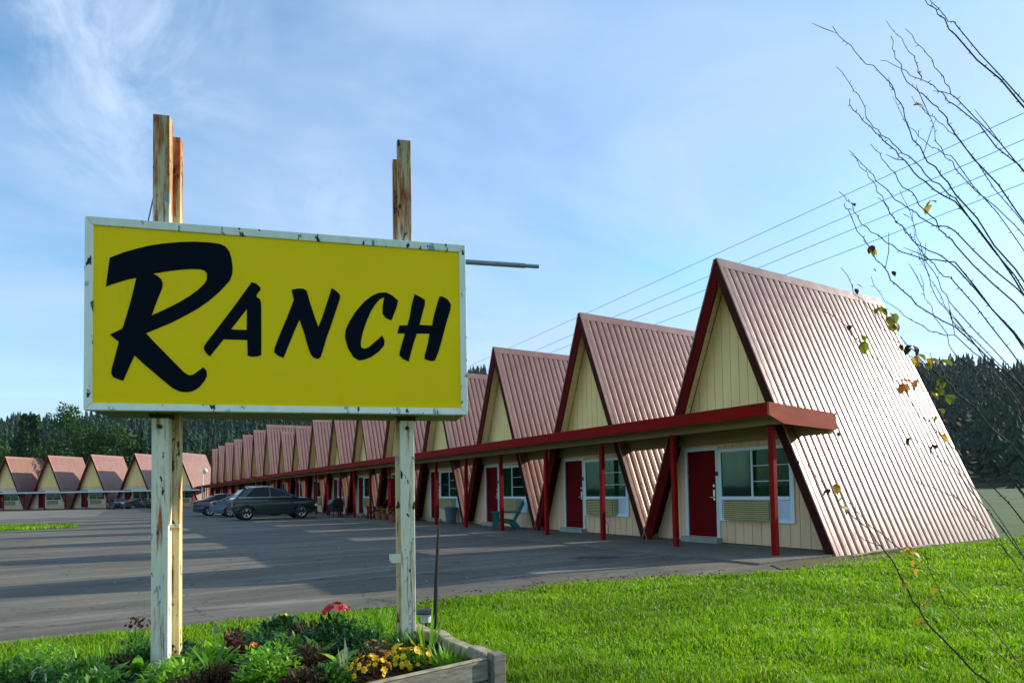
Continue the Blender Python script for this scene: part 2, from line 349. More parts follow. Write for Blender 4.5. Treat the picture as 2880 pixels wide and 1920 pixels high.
BR=[([(-8.374,-7.716,3.926),(-8.334,-7.765,3.817),(-8.286,-7.819,3.71),(-8.213,-7.889,3.603),(-8.166,-7.942,3.483),(-8.147,-7.977,3.365),(-8.142,-8.004,3.228),(-8.102,-8.051,3.081),(-8.042,-8.111,2.946),(-8.005,-8.158,2.834),(-7.75,-8.326,2.408),(-7.498,-8.49,1.931)],1),([(-7.933,-7.465,3.976),(-7.909,-7.543,3.819),(-7.917,-7.604,3.7),(-7.946,-7.652,3.595),(-7.997,-7.686,3.499),(-7.998,-7.752,3.398),(-7.983,-7.826,3.282),(-7.962,-7.905,3.174),(-7.944,-7.981,3.037),(-7.91,-8.067,2.914),(-7.927,-8.124,2.845),(-7.709,-8.309,2.382),(-7.5,-8.486,1.877)],1),([(-9.086,-8.213,3.004),(-9.001,-8.192,2.977),(-8.896,-8.183,2.956),(-8.783,-8.179,2.937),(-8.651,-8.185,2.893),(-8.533,-8.183,2.851),(-8.396,-8.192,2.796),(-8.196,-8.239,2.718),(-7.854,-8.36,2.322),(-7.501,-8.484,1.853)],1),([(-8.254,-7.716,3.217),(-8.232,-7.766,3.134),(-8.216,-7.813,3.053),(-8.219,-7.849,2.984),(-8.183,-7.908,2.894),(-8.13,-7.976,2.795),(-8.079,-8.044,2.708),(-7.983,-8.141,2.637),(-7.738,-8.318,2.313),(-7.498,-8.49,1.938)],1),([(-8.488,-7.862,3.067),(-8.416,-7.908,2.962),(-8.379,-7.934,2.879),(-8.35,-7.955,2.796),(-8.305,-7.985,2.703),(-8.259,-8.016,2.621),(-8.206,-8.053,2.548),(-8.119,-8.111,2.495),(-8.045,-8.16,2.422),(-7.777,-8.317,2.061),(-7.509,-8.47,1.643)],1),([(-8.249,-7.842,3.197),(-8.218,-7.884,3.101),(-8.197,-7.92,3.027),(-8.184,-7.951,2.954),(-8.121,-8.012,2.845),(-8.075,-8.062,2.733),(-8.031,-8.111,2.622),(-8.008,-8.149,2.553),(-7.753,-8.318,2.224),(-7.502,-8.484,1.841)],1),([(-8.794,-7.97,2.742),(-8.712,-7.991,2.691),(-8.657,-7.994,2.607),(-8.586,-8.009,2.559),(-8.49,-8.039,2.509),(-8.401,-8.065,2.469),(-8.278,-8.112,2.436),(-8.109,-8.189,2.427),(-7.812,-8.328,2.047),(-7.511,-8.468,1.604)],1),([(-8.93,-8.077,2.609),(-8.863,-8.068,2.564),(-8.769,-8.073,2.472),(-8.688,-8.071,2.414),(-8.591,-8.078,2.345),(-8.501,-8.082,2.276),(-8.368,-8.111,2.181),(-8.148,-8.193,2.073),(-7.835,-8.324,1.795),(-7.516,-8.457,1.451)],1),([(-8.232,-7.946,3.864),(-8.157,-7.988,3.765),(-8.096,-8.021,3.662),(-8.078,-8.028,3.569),(-8.062,-8.036,3.528)],0.7),([(-9.006,-8.315,3.15),(-8.831,-8.307,3.18),(-8.646,-8.304,3.19),(-8.464,-8.3,3.193),(-8.281,-8.295,3.177),(-7.882,-8.413,2.913),(-7.465,-8.539,2.573)],0.8),([(-8.665,-8.188,3.467),(-8.615,-8.177,3.408),(-8.549,-8.175,3.337),(-8.479,-8.177,3.288),(-8.385,-8.195,3.256),(-8.285,-8.216,3.208),(-8.208,-8.223,3.169),(-8.134,-8.226,3.101),(-7.813,-8.368,2.696),(-7.485,-8.511,2.225)],0.9),([(-8.496,-8.175,3.576),(-8.382,-8.203,3.492),(-8.299,-8.213,3.418),(-8.215,-8.224,3.352),(-8.134,-8.234,3.299),(-7.804,-8.384,2.943),(-7.468,-8.535,2.522)],0.8),([(-7.899,-7.903,3.556),(-7.904,-7.976,3.417),(-7.915,-8.047,3.324),(-7.908,-8.129,3.206),(-7.692,-8.323,2.724),(-7.487,-8.509,2.2)],0.7),([(-7.978,-7.834,3.563),(-7.985,-7.885,3.429),(-8.002,-7.931,3.324),(-7.986,-7.999,3.221),(-7.971,-8.066,3.14),(-7.945,-8.14,3.046),(-7.715,-8.323,2.584),(-7.493,-8.499,2.076)],0.7),([(-8.433,-8.182,3.21),(-8.337,-8.203,3.141),(-8.284,-8.196,3.054),(-8.214,-8.201,2.993),(-8.127,-8.216,2.92),(-7.808,-8.364,2.613),(-7.484,-8.512,2.242)],0.7),([(-8.624,-8.333,3.571),(-8.464,-8.314,3.572),(-8.282,-8.309,3.54),(-7.874,-8.431,3.235),(-7.449,-8.561,2.85)],1.2),([(-7.953,-8.016,4.092),(-7.912,-8.106,3.909),(-7.917,-8.17,3.802),(-7.678,-8.37,3.348),(-7.449,-8.561,2.85)],1),([(-8.542,-8.029,2.743),(-8.467,-8.051,2.664),(-8.366,-8.087,2.555),(-8.281,-8.115,2.464),(-8.196,-8.143,2.382),(-8.097,-8.179,2.319),(-7.807,-8.32,1.934),(-7.515,-8.46,1.487)],0.9),([(-8.24,-7.987,2.87),(-8.207,-8.014,2.764),(-8.184,-8.035,2.609),(-8.143,-8.065,2.455),(-8.086,-8.106,2.301),(-8.033,-8.146,2.198),(-7.774,-8.303,1.853),(-7.516,-8.457,1.452)],0.7),([(-7.852,-7.859,2.901),(-7.899,-7.887,2.716),(-7.92,-7.932,2.567),(-7.933,-7.981,2.392),(-7.922,-8.047,2.238),(-7.934,-8.101,2.161),(-7.724,-8.276,1.737),(-7.523,-8.445,1.267)],0.7),([(-9.124,-8.166,2.233),(-9.006,-8.151,2.134),(-8.851,-8.161,2.07),(-8.738,-8.143,1.991),(-8.582,-8.154,1.919),(-8.42,-8.163,1.779),(-8.211,-8.203,1.632),(-7.88,-8.308,1.275),(-7.539,-8.417,0.845)],0.8),([(-9.197,-8.12,2.034),(-9.044,-8.137,1.98),(-8.921,-8.134,1.9),(-8.776,-8.145,1.816),(-8.638,-8.152,1.74),(-8.508,-8.153,1.623),(-8.353,-8.169,1.526),(-8.195,-8.187,1.425),(-7.873,-8.298,1.129),(-7.542,-8.411,0.763)],0.9),([(-8.237,-7.809,2.441),(-8.204,-7.863,2.286),(-8.143,-7.938,2.19),(-8.06,-8.026,2.095),(-7.98,-8.116,2.064),(-7.746,-8.288,1.773),(-7.517,-8.456,1.43)],0.8),([(-8.772,-8.118,2.103),(-8.608,-8.146,1.98),(-8.462,-8.164,1.878),(-8.313,-8.184,1.797),(-8.183,-8.193,1.727),(-7.86,-8.312,1.448),(-7.529,-8.434,1.101)],1.1),([(-8.144,-7.552,1.934),(-8.094,-7.665,1.776),(-8.031,-7.787,1.616),(-7.998,-7.893,1.505),(-7.884,-8.045,1.327),(-7.714,-8.223,0.943),(-7.554,-8.393,0.517)],0.8),([(-8.54,-7.963,1.459),(-8.404,-8.015,1.34),(-8.289,-8.054,1.246),(-8.104,-8.137,1.176),(-7.833,-8.263,0.859),(-7.557,-8.389,0.48)],0.7),([(-8.304,-7.396,1.396),(-8.236,-7.494,1.224),(-8.171,-7.591,1.072),(-8.109,-7.688,0.954),(-8.1,-7.752,0.855),(-8.08,-7.822,0.716),(-8.075,-7.883,0.581),(-8.048,-7.957,0.449),(-7.896,-8.104,0.203),(-7.611,-8.331,-0.077)],1.4),([(-8.383,-7.679,1.411),(-8.376,-7.677,1.253),(-8.339,-7.695,1.138),(-8.24,-7.75,1.007),(-8.093,-7.835,0.875)],0.7),([(-7.627,-7.652,0.849),(-7.706,-7.776,0.74),(-7.716,-7.943,0.654),(-7.648,-8.149,0.342),(-7.6,-8.341,-0.0)],0.7),([(-8.722,-8.245,0.93),(-8.524,-8.221,0.77),(-8.331,-8.194,0.612),(-7.974,-8.264,0.343),(-7.6,-8.341,-0.0)],0.6),([(-7.533,-7.656,1.796),(-7.619,-7.796,1.616),(-7.675,-7.952,1.361),(-7.601,-8.182,0.964),(-7.551,-8.396,0.546)],0.8),([(-8.142,-7.904,2.041),(-8.091,-7.968,1.906),(-8.054,-8.024,1.773),(-7.982,-8.098,1.573),(-7.757,-8.262,1.264),(-7.537,-8.421,0.904)],0.8),([(-8.591,-8.242,2.269),(-8.495,-8.215,2.167),(-8.355,-8.214,2.058),(-8.211,-8.214,1.918),(-7.872,-8.329,1.647),(-7.522,-8.448,1.307)],0.7),([(-7.848,-7.876,2.65),(-7.862,-7.944,2.447),(-7.865,-8.02,2.264),(-7.896,-8.081,2.144),(-7.701,-8.274,1.824),(-7.516,-8.458,1.458)],0.8)]
TRUNK=[(-7.611,-8.329,-0.122),(-7.549,-8.399,0.577),(-7.52,-8.45,1.347),(-7.491,-8.502,2.118),(-7.446,-8.564,2.888)]
LV=[((-7.904,-7.573,3.785),'d'),((-7.917,-7.922,3.483),'y'),((-8.715,-7.989,2.685),'p'),((-8.899,-8.076,2.587),'p'),((-8.711,-8.068,2.428),'y'),((-8.708,-8.079,2.443),'b'),((-8.075,-8.054,2.795),'y'),((-8.063,-8.057,2.821),'y'),((-8.229,-7.816,2.486),'d'),((-8.543,-8.088,2.336),'d'),((-8.725,-8.134,2.106),'g'),((-8.198,-7.88,2.216),'g'),((-8.185,-7.896,2.194),'g'),((-8.698,-8.135,2.066),'g'),((-8.656,-8.146,2.047),'y'),((-8.759,-8.127,2.109),'g'),((-8.174,-7.903,2.21),'g'),((-8.671,-8.137,2.035),'g'),((-9.034,-8.143,1.984),'d'),((-9.008,-8.144,1.979),'d'),((-8.943,-8.153,1.943),'g'),((-8.927,-8.146,1.92),'g'),((-8.947,-8.15,1.954),'d'),((-8.629,-8.158,1.741),'r'),((-8.611,-8.153,1.722),'r'),((-8.652,-8.159,1.761),'r'),((-8.104,-7.972,1.831),'r'),((-8.517,-8.16,1.94),'b'),((-8.528,-8.152,1.926),'b'),((-8.14,-7.905,2.038),'d'),((-8.41,-7.656,1.253),'y'),((-8.366,-7.68,1.171),'g'),((-8.187,-7.558,1.124),'g'),((-8.221,-7.503,1.222),'b'),((-7.633,-7.648,0.85),'y'),((-7.653,-7.67,0.819),'y'),((-7.644,-7.64,0.828),'y'),((-7.691,-7.716,0.781),'y'),((-7.71,-7.738,0.74),'y'),((-8.075,-7.836,0.686),'y'),((-8.489,-8.213,0.729),'y'),((-8.059,-7.927,0.495),'y'),((-8.028,-7.924,0.571),'y'),((-8.493,-8.159,1.892),'y'),((-8.329,-8.184,1.737),'g'),((-8.289,-8.184,1.768),'g'),((-8.345,-8.174,1.719),'g'),((-8.275,-8.2,1.702),'g'),((-8.422,-8.174,1.859),'g'),((-8.387,-8.183,1.879),'y'),((-8.267,-8.178,1.891),'g'),((-8.037,-8.045,1.658),'y'),((-8.322,-8.172,1.5),'y'),((-8.051,-8.042,1.618),'g'),((-8.274,-8.195,1.795),'g'),((-8.454,-7.638,1.468),'d'),((-8.407,-7.669,1.514),'d'),((-8.402,-7.673,1.549),'d'),((-8.349,-7.368,1.4),'d'),((-8.33,-7.379,1.389),'d'),((-9.008,-8.168,2.173),'d'),((-9.014,-8.163,2.153),'d'),((-7.94,-7.963,1.468),'b'),((-8.013,-7.866,1.514),'b'),((-8.003,-7.889,1.492),'g')]
LETTERS={'R':[[(0.146,2.877),(0.232,2.921),(0.31,2.952),(0.389,2.98),(0.48,3.002),(0.583,3.02),(0.676,3.03),(0.77,3.032),(0.841,3.027),(0.877,3.011),(0.901,2.981),(0.915,2.936),(0.924,2.871),(0.922,2.819),(0.907,2.772),(0.871,2.724),(0.83,2.676),(0.771,2.617),(0.701,2.559),(0.619,2.504),(0.528,2.448),(0.448,2.407),(0.371,2.368),(0.426,2.305),(0.494,2.232),(0.563,2.156),(0.609,2.106),(0.643,2.084),(0.672,2.092),(0.707,2.122),(0.734,2.144),(0.754,2.119),(0.757,2.087),(0.742,2.049),(0.707,2.003),(0.672,1.977),(0.632,1.966),(0.586,1.969),(0.54,1.991),(0.495,2.03),(0.427,2.091),(0.359,2.154),(0.301,2.212),(0.275,2.149),(0.254,2.092),(0.232,2.036),(0.199,2.047),(0.171,2.059),(0.16,2.084),(0.162,2.115),(0.181,2.196),(0.205,2.302),(0.175,2.326),(0.15,2.35),(0.191,2.373),(0.226,2.394),(0.251,2.485),(0.279,2.6),(0.295,2.676),(0.31,2.75),(0.256,2.734),(0.189,2.707),(0.124,2.678)],[(0.413,2.785),(0.492,2.805),(0.584,2.824),(0.653,2.834),(0.712,2.836),(0.741,2.829),(0.756,2.808),(0.756,2.769),(0.741,2.736),(0.7,2.691),(0.642,2.64),(0.573,2.591),(0.493,2.542),(0.405,2.493),(0.425,2.557),(0.447,2.622),(0.47,2.687),(0.475,2.719),(0.464,2.75),(0.441,2.771)]],'A':[[(1.051,2.766),(1.082,2.757),(1.109,2.732),(1.11,2.715),(1.096,2.696),(1.082,2.672),(1.084,2.659),(1.106,2.647),(1.114,2.621),(1.115,2.45),(1.114,2.243),(1.093,2.234),(1.057,2.228),(1.023,2.235),(1.021,2.348),(0.865,2.346),(0.818,2.282),(0.776,2.221),(0.754,2.241),(0.736,2.272),(0.738,2.294),(0.771,2.344),(0.853,2.464),(0.925,2.571),(0.991,2.673)],[(1.019,2.571),(1.017,2.42),(0.913,2.419),(0.961,2.489)]],'N':[[(1.321,2.728),(1.366,2.739),(1.404,2.74),(1.426,2.725),(1.435,2.692),(1.453,2.626),(1.478,2.547),(1.506,2.462),(1.529,2.523),(1.555,2.605),(1.581,2.687),(1.601,2.758),(1.633,2.737),(1.661,2.712),(1.661,2.685),(1.632,2.595),(1.593,2.472),(1.56,2.377),(1.534,2.282),(1.521,2.242),(1.502,2.228),(1.471,2.237),(1.452,2.259),(1.433,2.312),(1.408,2.411),(1.375,2.511),(1.34,2.427),(1.302,2.327),(1.264,2.228),(1.228,2.242),(1.201,2.267),(1.203,2.294),(1.24,2.397),(1.29,2.525),(1.337,2.653),(1.331,2.679)]],'C':[[(2.083,2.691),(2.074,2.646),(2.053,2.59),(2.032,2.537),(1.992,2.553),(1.966,2.586),(1.969,2.641),(1.98,2.71),(1.947,2.694),(1.913,2.651),(1.88,2.595),(1.846,2.511),(1.819,2.428),(1.806,2.36),(1.809,2.326),(1.831,2.315),(1.864,2.328),(1.911,2.371),(1.964,2.421),(1.981,2.381),(1.977,2.346),(1.943,2.304),(1.89,2.261),(1.837,2.235),(1.791,2.227),(1.753,2.25),(1.714,2.316),(1.693,2.396),(1.698,2.45),(1.728,2.519),(1.775,2.596),(1.834,2.668),(1.894,2.719),(1.941,2.742),(1.994,2.749),(2.041,2.727)]],'H':[[(2.206,2.747),(2.244,2.732),(2.285,2.707),(2.285,2.672),(2.264,2.601),(2.242,2.513),(2.338,2.514),(2.346,2.563),(2.368,2.648),(2.397,2.741),(2.424,2.74),(2.459,2.721),(2.485,2.683),(2.479,2.64),(2.443,2.526),(2.413,2.412),(2.384,2.313),(2.356,2.245),(2.321,2.239),(2.277,2.254),(2.278,2.282),(2.302,2.366),(2.317,2.45),(2.221,2.446),(2.193,2.362),(2.157,2.23),(2.117,2.248),(2.09,2.272),(2.09,2.296),(2.111,2.372),(2.132,2.442),(2.076,2.442),(2.09,2.502),(2.151,2.505),(2.168,2.568),(2.182,2.652)]]}
# ------------------------------------------------------------------ sky, sun, camera
def world():
    w=bpy.data.worlds.new('World'); SC.world=w; w.use_nodes=True; nt=w.node_tree; nt.nodes.clear()
    sky=N(nt,'ShaderNodeTexSky',sky_type='NISHITA'); sky.sun_disc=False
    sky.sun_elevation=SUN_EL; sky.sun_rotation=SUN_ROT; sky.air_density=1.3; sky.dust_density=.6; sky.ozone_density=2.2
    tc=N(nt,'ShaderNodeTexCoord').outputs['Generated']
    s=N(nt,'ShaderNodeSeparateXYZ'); L(nt,tc,s.inputs[0])
    zz=math_(nt,'ADD',math_(nt,'MAXIMUM',s.outputs[2],0),.22)
    cx=N(nt,'ShaderNodeCombineXYZ'); L(nt,math_(nt,'DIVIDE',s.outputs[0],zz),cx.inputs[0]); L(nt,math_(nt,'DIVIDE',s.outputs[1],zz),cx.inputs[1])
    p=cx.outputs[0]
    soft=noise(nt,mapping(nt,p,(1,1.6,1),(2.3,.4,0),(0,0,.5)),.85,7,.55,.5)
    wisp=noise(nt,mapping(nt,p,(.9,1.5,1),(.5,1.7,0),(0,0,.7)),1.3,8,.58,.6)
    m1=ramp(nt,soft,[(.36,(0,0,0)),(.66,(1,1,1))]); m2=ramp(nt,wisp,[(.50,(0,0,0)),(.82,(1,1,1))])
    base=mixc(nt,1.0,sky.outputs[0],(.76,1.03,1.20),'MULTIPLY')
    c=mixc(nt,math_(nt,'MULTIPLY',m1,CL1),base,CLOUDA)
    c=mixc(nt,math_(nt,'MULTIPLY',m2,CL2),c,CLOUDB)
    # thicker white swirls upper left
    for (d,r,a) in (((-.03,.846,.545),.20,.60),((-.012,.905,.40),.10,.2),((.22,.885,.395),.09,.3)):
        dv=Vector(d).normalized()
        vm=N(nt,'ShaderNodeVectorMath',operation='DISTANCE'); L(nt,tc,vm.inputs[0]); vm.inputs[1].default_value=dv
        n2=noise(nt,mapping(nt,p,(1.4,1,1),(.3,.9,0)),2.6,9,.62,1.6)
        f=math_(nt,'SUBTRACT',1,math_(nt,'DIVIDE',vm.outputs['Value'],r),clamp=True)
        f=math_(nt,'MULTIPLY',math_(nt,'POWER',f,.8),ramp(nt,n2,[(.42,(0,0,0)),(.68,(1,1,1))]))
        c=mixc(nt,math_(nt,'MULTIPLY',f,a),c,CLOUDB)
    bg=N(nt,'ShaderNodeBackground'); L(nt,c,bg.inputs[0]); bg.inputs[1].default_value=SKY_STR
    o=N(nt,'ShaderNodeOutputWorld'); L(nt,bg.outputs[0],o.inputs[0])
SUN_EL=R_(20.5); AZ=9.0; SUN_ROT=R_(90+AZ); SKY_STR=.125
CL1=.75; CL2=.24; CLOUDA=(2.9,3.75,5.2); CLOUDB=(4.9,5.6,6.8)
world()
sv=Vector((math.cos(SUN_EL)*math.cos(R_(AZ)),-math.cos(SUN_EL)*math.sin(R_(AZ)),math.sin(SUN_EL)))
sl=bpy.data.lights.new('sun','SUN'); sl.energy=3.9; sl.angle=R_(.5); sl.color=(1,.90,.74)
so=bpy.data.objects.new('sun',sl); COL.objects.link(so); so.rotation_euler=sv.to_track_quat('Z','Y').to_euler(); so.location=(30,-10,30)
cam=bpy.data.cameras.new('camera'); co=bpy.data.objects.new('camera',cam); COL.objects.link(co); SC.camera=co
cam.sensor_width=36; cam.lens=22.674; cam.shift_x=-.00428; cam.shift_y=.12100; cam.clip_start=.05; cam.clip_end=6000
Rv=Vector((.85077527,-.52525966,-.01684436)); Uv=Vector((-.00545252,-.04087294,.99914947)); Fv=Vector((.5255014,.84995982,.03763767))
mt=Matrix((( Rv.x,Uv.x,-Fv.x,-11.91628),(Rv.y,Uv.y,-Fv.y,-9.84587),(Rv.z,Uv.z,-Fv.z,1.2499),(0,0,0,1))); co.matrix_world=mt
SC.view_settings.view_transform='Standard'; SC.view_settings.look='None'; SC.view_settings.exposure=.74; SC.view_settings.gamma=1
SC.render.engine='CYCLES'
# ------------------------------------------------------------------ ground
def sheet(name,poly,z,mat,kind='structure',follow=True,zo=0):
    mb=MB(); vs=[(x,y,(gz(y) if follow else z)+zo) for x,y in poly]; mb.add(vs,[tuple(range(len(vs)))]); o=mb.build(name,mat,recalc=False)
    return tag(o,kind=kind)
g=MB(); ys=[-3000,-60,40,60,80,100,3500]; xs=[-3000,3000]
for y in ys:
    for x in xs: g.v.append((x,y,gz(y)-.03))
for i in range(len(ys)-1): g.f.append((2*i,2*i+1,2*i+3,2*i+2))
tag(g.build('ground',M['field'],recalc=False),kind='structure')
EDGE=[(-40,-1.6),(-20,-1.9),(-12.31,-2.19),(-10.72,-2.42),(-8.99,-2.53),(-8.21,-2.47),(-6.42,-2.33),(-4.72,-2.74),(-3.17,-3.42),(-2.3,-3.38),(-1.2,-2.95)]
def edge_y(x):
    for (a,b),(c,d) in zip(EDGE,EDGE[1:]):
        if a<=x<=c: return b+(d-b)*(x-a)/(c-a)
    return -2.62 if x>-1.2 else -1.6
def strip(name,xa,xb,ylist,mat,zo):
    mb=MB()
    for y in ylist: mb.v+= [(xa,y,gz(y)+zo),(xb,y,gz(y)+zo)]
    for i in range(len(ylist)-1): mb.f.append((2*i,2*i+1,2*i+3,2*i+2))
    return tag(mb.build(name,mat,recalc=False),kind='structure')
mb=MB(); pl=[(x,y,-.1) for x,y in EDGE]+[(-1.2,40,-.1),(-40,40,-.1)]
mb.add(pl,[tuple(range(len(pl)))]); o=len(mb.v)
for y in (40,60,80,100,112): mb.v+=[(-40,y,gz(y)),(-1.2,y,gz(y))]
for i in range(4): mb.f.append((o+2*i,o+2*i+1,o+2*i+3,o+2*i+2))
tag(mb.build('parking_lot',M['asphalt'],recalc=False),kind='structure')
mb=MB()
lawn=[(x,y+random.uniform(-.03,.03),-.094) for x,y in EDGE]+[(-.6,-2.62,-.094),(25,-2.5,-.094),(25,-30,-.094),(-40,-30,-.094)]
mb.add(lawn,[tuple(range(len(lawn)))]); tag(mb.build('lawn',M['grassbase'],recalc=False),kind='structure')
mb=MB(); mp=[(-2.9,-3.25,-.088),(-2.5,-2.75,-.088),(-.3,-2.7,-.088),(.7,-2.75,-.088),(.9,-3.3,-.088),(-.6,-3.55,-.088),(-1.9,-3.6,-.088)]
mb.add(mp,[tuple(range(len(mp)))]); tag(mb.build('dirt_patch',M['moss'],recalc=False),kind='structure')
mb=MB()
for a,b,ya,yb in [(-2.62,.25,-2.62,40),(-2.62,.25,40,98)]:
    z0,z1=gz(ya),gz(yb)
    vs=[(a,ya,z0+.035),(b,ya,z0+.035),(b,yb,z1+.035),(a,yb,z1+.035),(a,ya,z0-.05),(b,ya,z0-.05),(b,yb,z1-.05),(a,yb,z1-.05)]
    mb.add(vs,[(0,1,2,3),(0,4,5,1),(1,5,6,2),(3,2,6,7),(0,3,7,4)])
tag(mb.build('walkway_pavement',M['walk'],recalc=False),kind='structure')
mb=MB(); P=[(-13.4,25.0),(-13.9,28.5),(-16,31),(-21,32),(-23,30),(-23,27),(-21,25),(-17,24)]
tag(sheet('grass_island',P,0,M['grassbase'],zo=.006),kind='structure')
tag(strip('gravel_verge',-40,-13.2,[44,60,80,98],M['gravel'],.006),kind='structure')
ln=[((-8.6,23.0),(-3.2,23.4)),((-6.9,17.6),(-3.2,18.1)),((-7.6,12.85),(-3.2,13.6)),((-7.0,8.7),(-3.2,8.85)),((-8.4,3.95),(-2.9,3.7)),((-9.86,.54),(-7.9,.86))]
mb=MB()
for (a,b) in ln:
    a=Vector((*a,-.096)); b=Vector((*b,-.096)); n=(b-a).normalized().cross(Vector((0,0,1)))*.05
    mb.add([a-n,b-n,b+n,a+n],[(0,1,2,3)])
tag(mb.build('parking_lines',M['line'],recalc=False),kind='structure')
# ------------------------------------------------------------------ A-frame cabin
H=6.34; OV=.39; LN=6.17; W=2.60; ZB=-.13
def slope(side,x,t,off,zb=ZB,W_=W,H_=H):
    # t 0..1 from ridge to base, off along outward normal
    ln=math.hypot(W_,H_-zb); n=(side*(H_-zb)/ln, W_/ln)
    return (x, side*W_*t+n[0]*off, H_+(zb-H_)*t+n[1]*off)
def make_cabin(label):
    c=thing('motel_cabin',(0,0,0),label,'motel cabin','A-frame motel cabins of the long row')
    # siding in vertical boards, cut by the gable
    def zt(y): return H-.12+(ZB-H)*abs(y)/W-.02
    def boards(z_lo,z_hi,name,mat):
        mb=MB(); y=-2.56
        while y<2.56:
            a,b=y+.006,y+.229
            for (p,q) in ((a,b),):
                if a<0<b: segs=[(a,0),(0,b)]
                else: segs=[(a,b)]
                for (p,q) in segs:
                    tp=min(zt(p),z_hi); tq=min(zt(q),z_hi)
                    if max(tp,tq)<=z_lo+.01: continue
                    tp=max(tp,z_lo+.002); tq=max(tq,z_lo+.002)
                    mb.prism([(-.018,p,z_lo),(-.018,q,z_lo),(-.018,q,tq),(-.018,p,tp)],(.018,0,0))
            y+=.235
        return mb.build(name,mat,c)
    boards(-.04,2.55,'wall',M['siding']); boards(2.553,H,'gable_wall',M['gable'])
    mb=MB(); mb.prism([(.002,-W,ZB),(.002,W,ZB),(.002,0,H-.1)],(.05,0,0)); mb.build('inner_wall',M['backing'],c)
    mb=MB(); mb.prism([(LN-.35,-W,ZB),(LN-.35,W,ZB),(LN-.35,0,H-.1)],(.08,0,0)); mb.build('back_wall',M['backing'],c)
    for s in (1,-1):
        mb=MB(); x=-OV; xs=[]
        while x<LN-.05:
            xs+=[(x,0),(x+.032,0),(x+.044,.034),(x+.08,.041),(x+.165,.041),(x+.204,.036),(x+.213,0)]; x+=.222
        xs.append((LN,0)); T=[.0,.25,.5,.75,1.0]
        rows=[[slope(s,xx,t,.02+h) for xx,h in xs] for t in T]
        vs=[p for r in rows for p in r]; n=len(xs)
        fs=[(i*n+k,i*n+k+1,(i+1)*n+k+1,(i+1)*n+k) for i in range(len(T)-1) for k in range(n-1)]
        mb.add(vs,fs)
        ln=[slope(s,-OV,0,.0),slope(s,LN,0,.0),slope(s,LN,1,.0),slope(s,-OV,1,.0)]
        mb.add(ln,[(0,1,2,3)])
        mb.build('roof_panel',M['roof'],c,recalc=False)
        # soffit boards under the front overhang
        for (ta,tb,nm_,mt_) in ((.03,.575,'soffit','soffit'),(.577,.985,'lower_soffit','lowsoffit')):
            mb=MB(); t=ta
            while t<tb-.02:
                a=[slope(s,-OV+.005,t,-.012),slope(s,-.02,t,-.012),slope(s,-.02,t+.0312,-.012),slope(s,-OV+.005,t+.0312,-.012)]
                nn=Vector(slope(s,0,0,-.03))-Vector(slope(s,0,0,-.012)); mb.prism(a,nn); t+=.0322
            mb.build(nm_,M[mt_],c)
        mb=MB(); o1,o2=.03,(-.235 if s>0 else -.15)
        lnn=math.hypot(W,H-ZB); vo=lnn/W; ho=lnn/(H-ZB)
        x0=-OV-.045
        poly=[(x0,0,H+o1*vo),(x0,s*(W+o1*ho),ZB),(x0,s*(W+o2*ho),ZB),(x0,0,H+o2*vo)]
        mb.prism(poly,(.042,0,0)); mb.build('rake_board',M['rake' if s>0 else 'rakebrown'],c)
        mb=MB()  # metal edge trim folded over the rake
        a=[slope(s,-OV-.06,0.0,.062),slope(s,-OV+.035,0.0,.062),slope(s,-OV+.035,1,.062),slope(s,-OV-.06,1,.062)]
        nn=Vector(slope(s,0,0,.034))-Vector(slope(s,0,0,.062)); mb.prism(a,nn)
        mb.build('edge_trim',M['roof'],c)
    mb=MB()
    for s in (1,-1):
        a=[slope(s,-OV-.065,-.006,.066),slope(s,LN+.03,-.006,.066),slope(s,LN+.03,.030,.066),slope(s,-OV-.065,.030,.066)]
        nn=Vector(slope(s,0,0,.060))-Vector(slope(s,0,0,.066)); mb.prism(a,nn)
    mb.build('ridge_cap',M['roof'],c)
    # door
    d0,d1,z0,z1=.508,1.384,.07,2.10
    d=MB().box((-.030,d0+.004,z0+.006),(-.019,d1-.004,z1)).build('door',M['door'],c)
    h=MB(); h.box((-.047,d0+.045,.93),(-.031,d0+.095,1.17)); h.tube([(-.045,d0+.07,1.0),(-.085,d0+.07,1.0),(-.085,d0+.15,1.0)],.011,8); h.box((-.05,d0+.05,1.24),(-.031,d0+.09,1.30))
    h.build('door_handle',M['steel'],d)
    f=MB(); f.box((-.06,d1,.03),(-.019,d1+.085,z1+.09)); f.box((-.06,d0-.085,.03),(-.019,d0,z1+.09)); f.box((-.058,d0,z1),(-.019,d1,z1+.088)); f.build('door_frame',M['trimwhite'],c)
    MB().box((-.22,d0-.12,-.07),(-.019,d1+.12,.062)).build('door_step',M['concrete'],c,bevel=.01)
    MB().box((-.10,d0-.075,1.50),(-.061,d0-.025,1.60)).build('door_lamp',M['black'],c,bevel=.01)
    # window with grille in the lower part
    ya,yb,zb,zt2=.421-.002,-1.53,.458,2.109
    fr=MB(); fr.box((-.066,yb,zt2-.075),(-.019,ya,zt2)); fr.box((-.066,yb,zb),(-.019,ya,zb+.075)); fr.box((-.064,yb,zb+.075),(-.019,yb+.10,zt2-.075)); fr.box((-.064,ya-.075,zb+.075),(-.019,ya,zt2-.075))
    w=fr.build('window',M['vinyl'],c,bevel=.004)
    ra=MB(); ra.box((-.075,yb+.10,.945),(-.019,ya-.075,1.02)); ym=-.50
    ra.box((-.060,ym-.022,1.02),(-.03,ym+.022,zt2-.075)); ra.build('sash_rail',M['vinyl'],w)
    MB().box((-.040,yb+.10,1.02),(-.036,ya-.075,zt2-.075)).build('pane',M['glass'],w)
    MB().box((-.0195,yb+.10,1.02),(-.0185,ya-.075,zt2-.075)).build('dark_interior',M['room'],w)
    cu=MB(); n=60; lo,hi=yb+.11,ym-.03
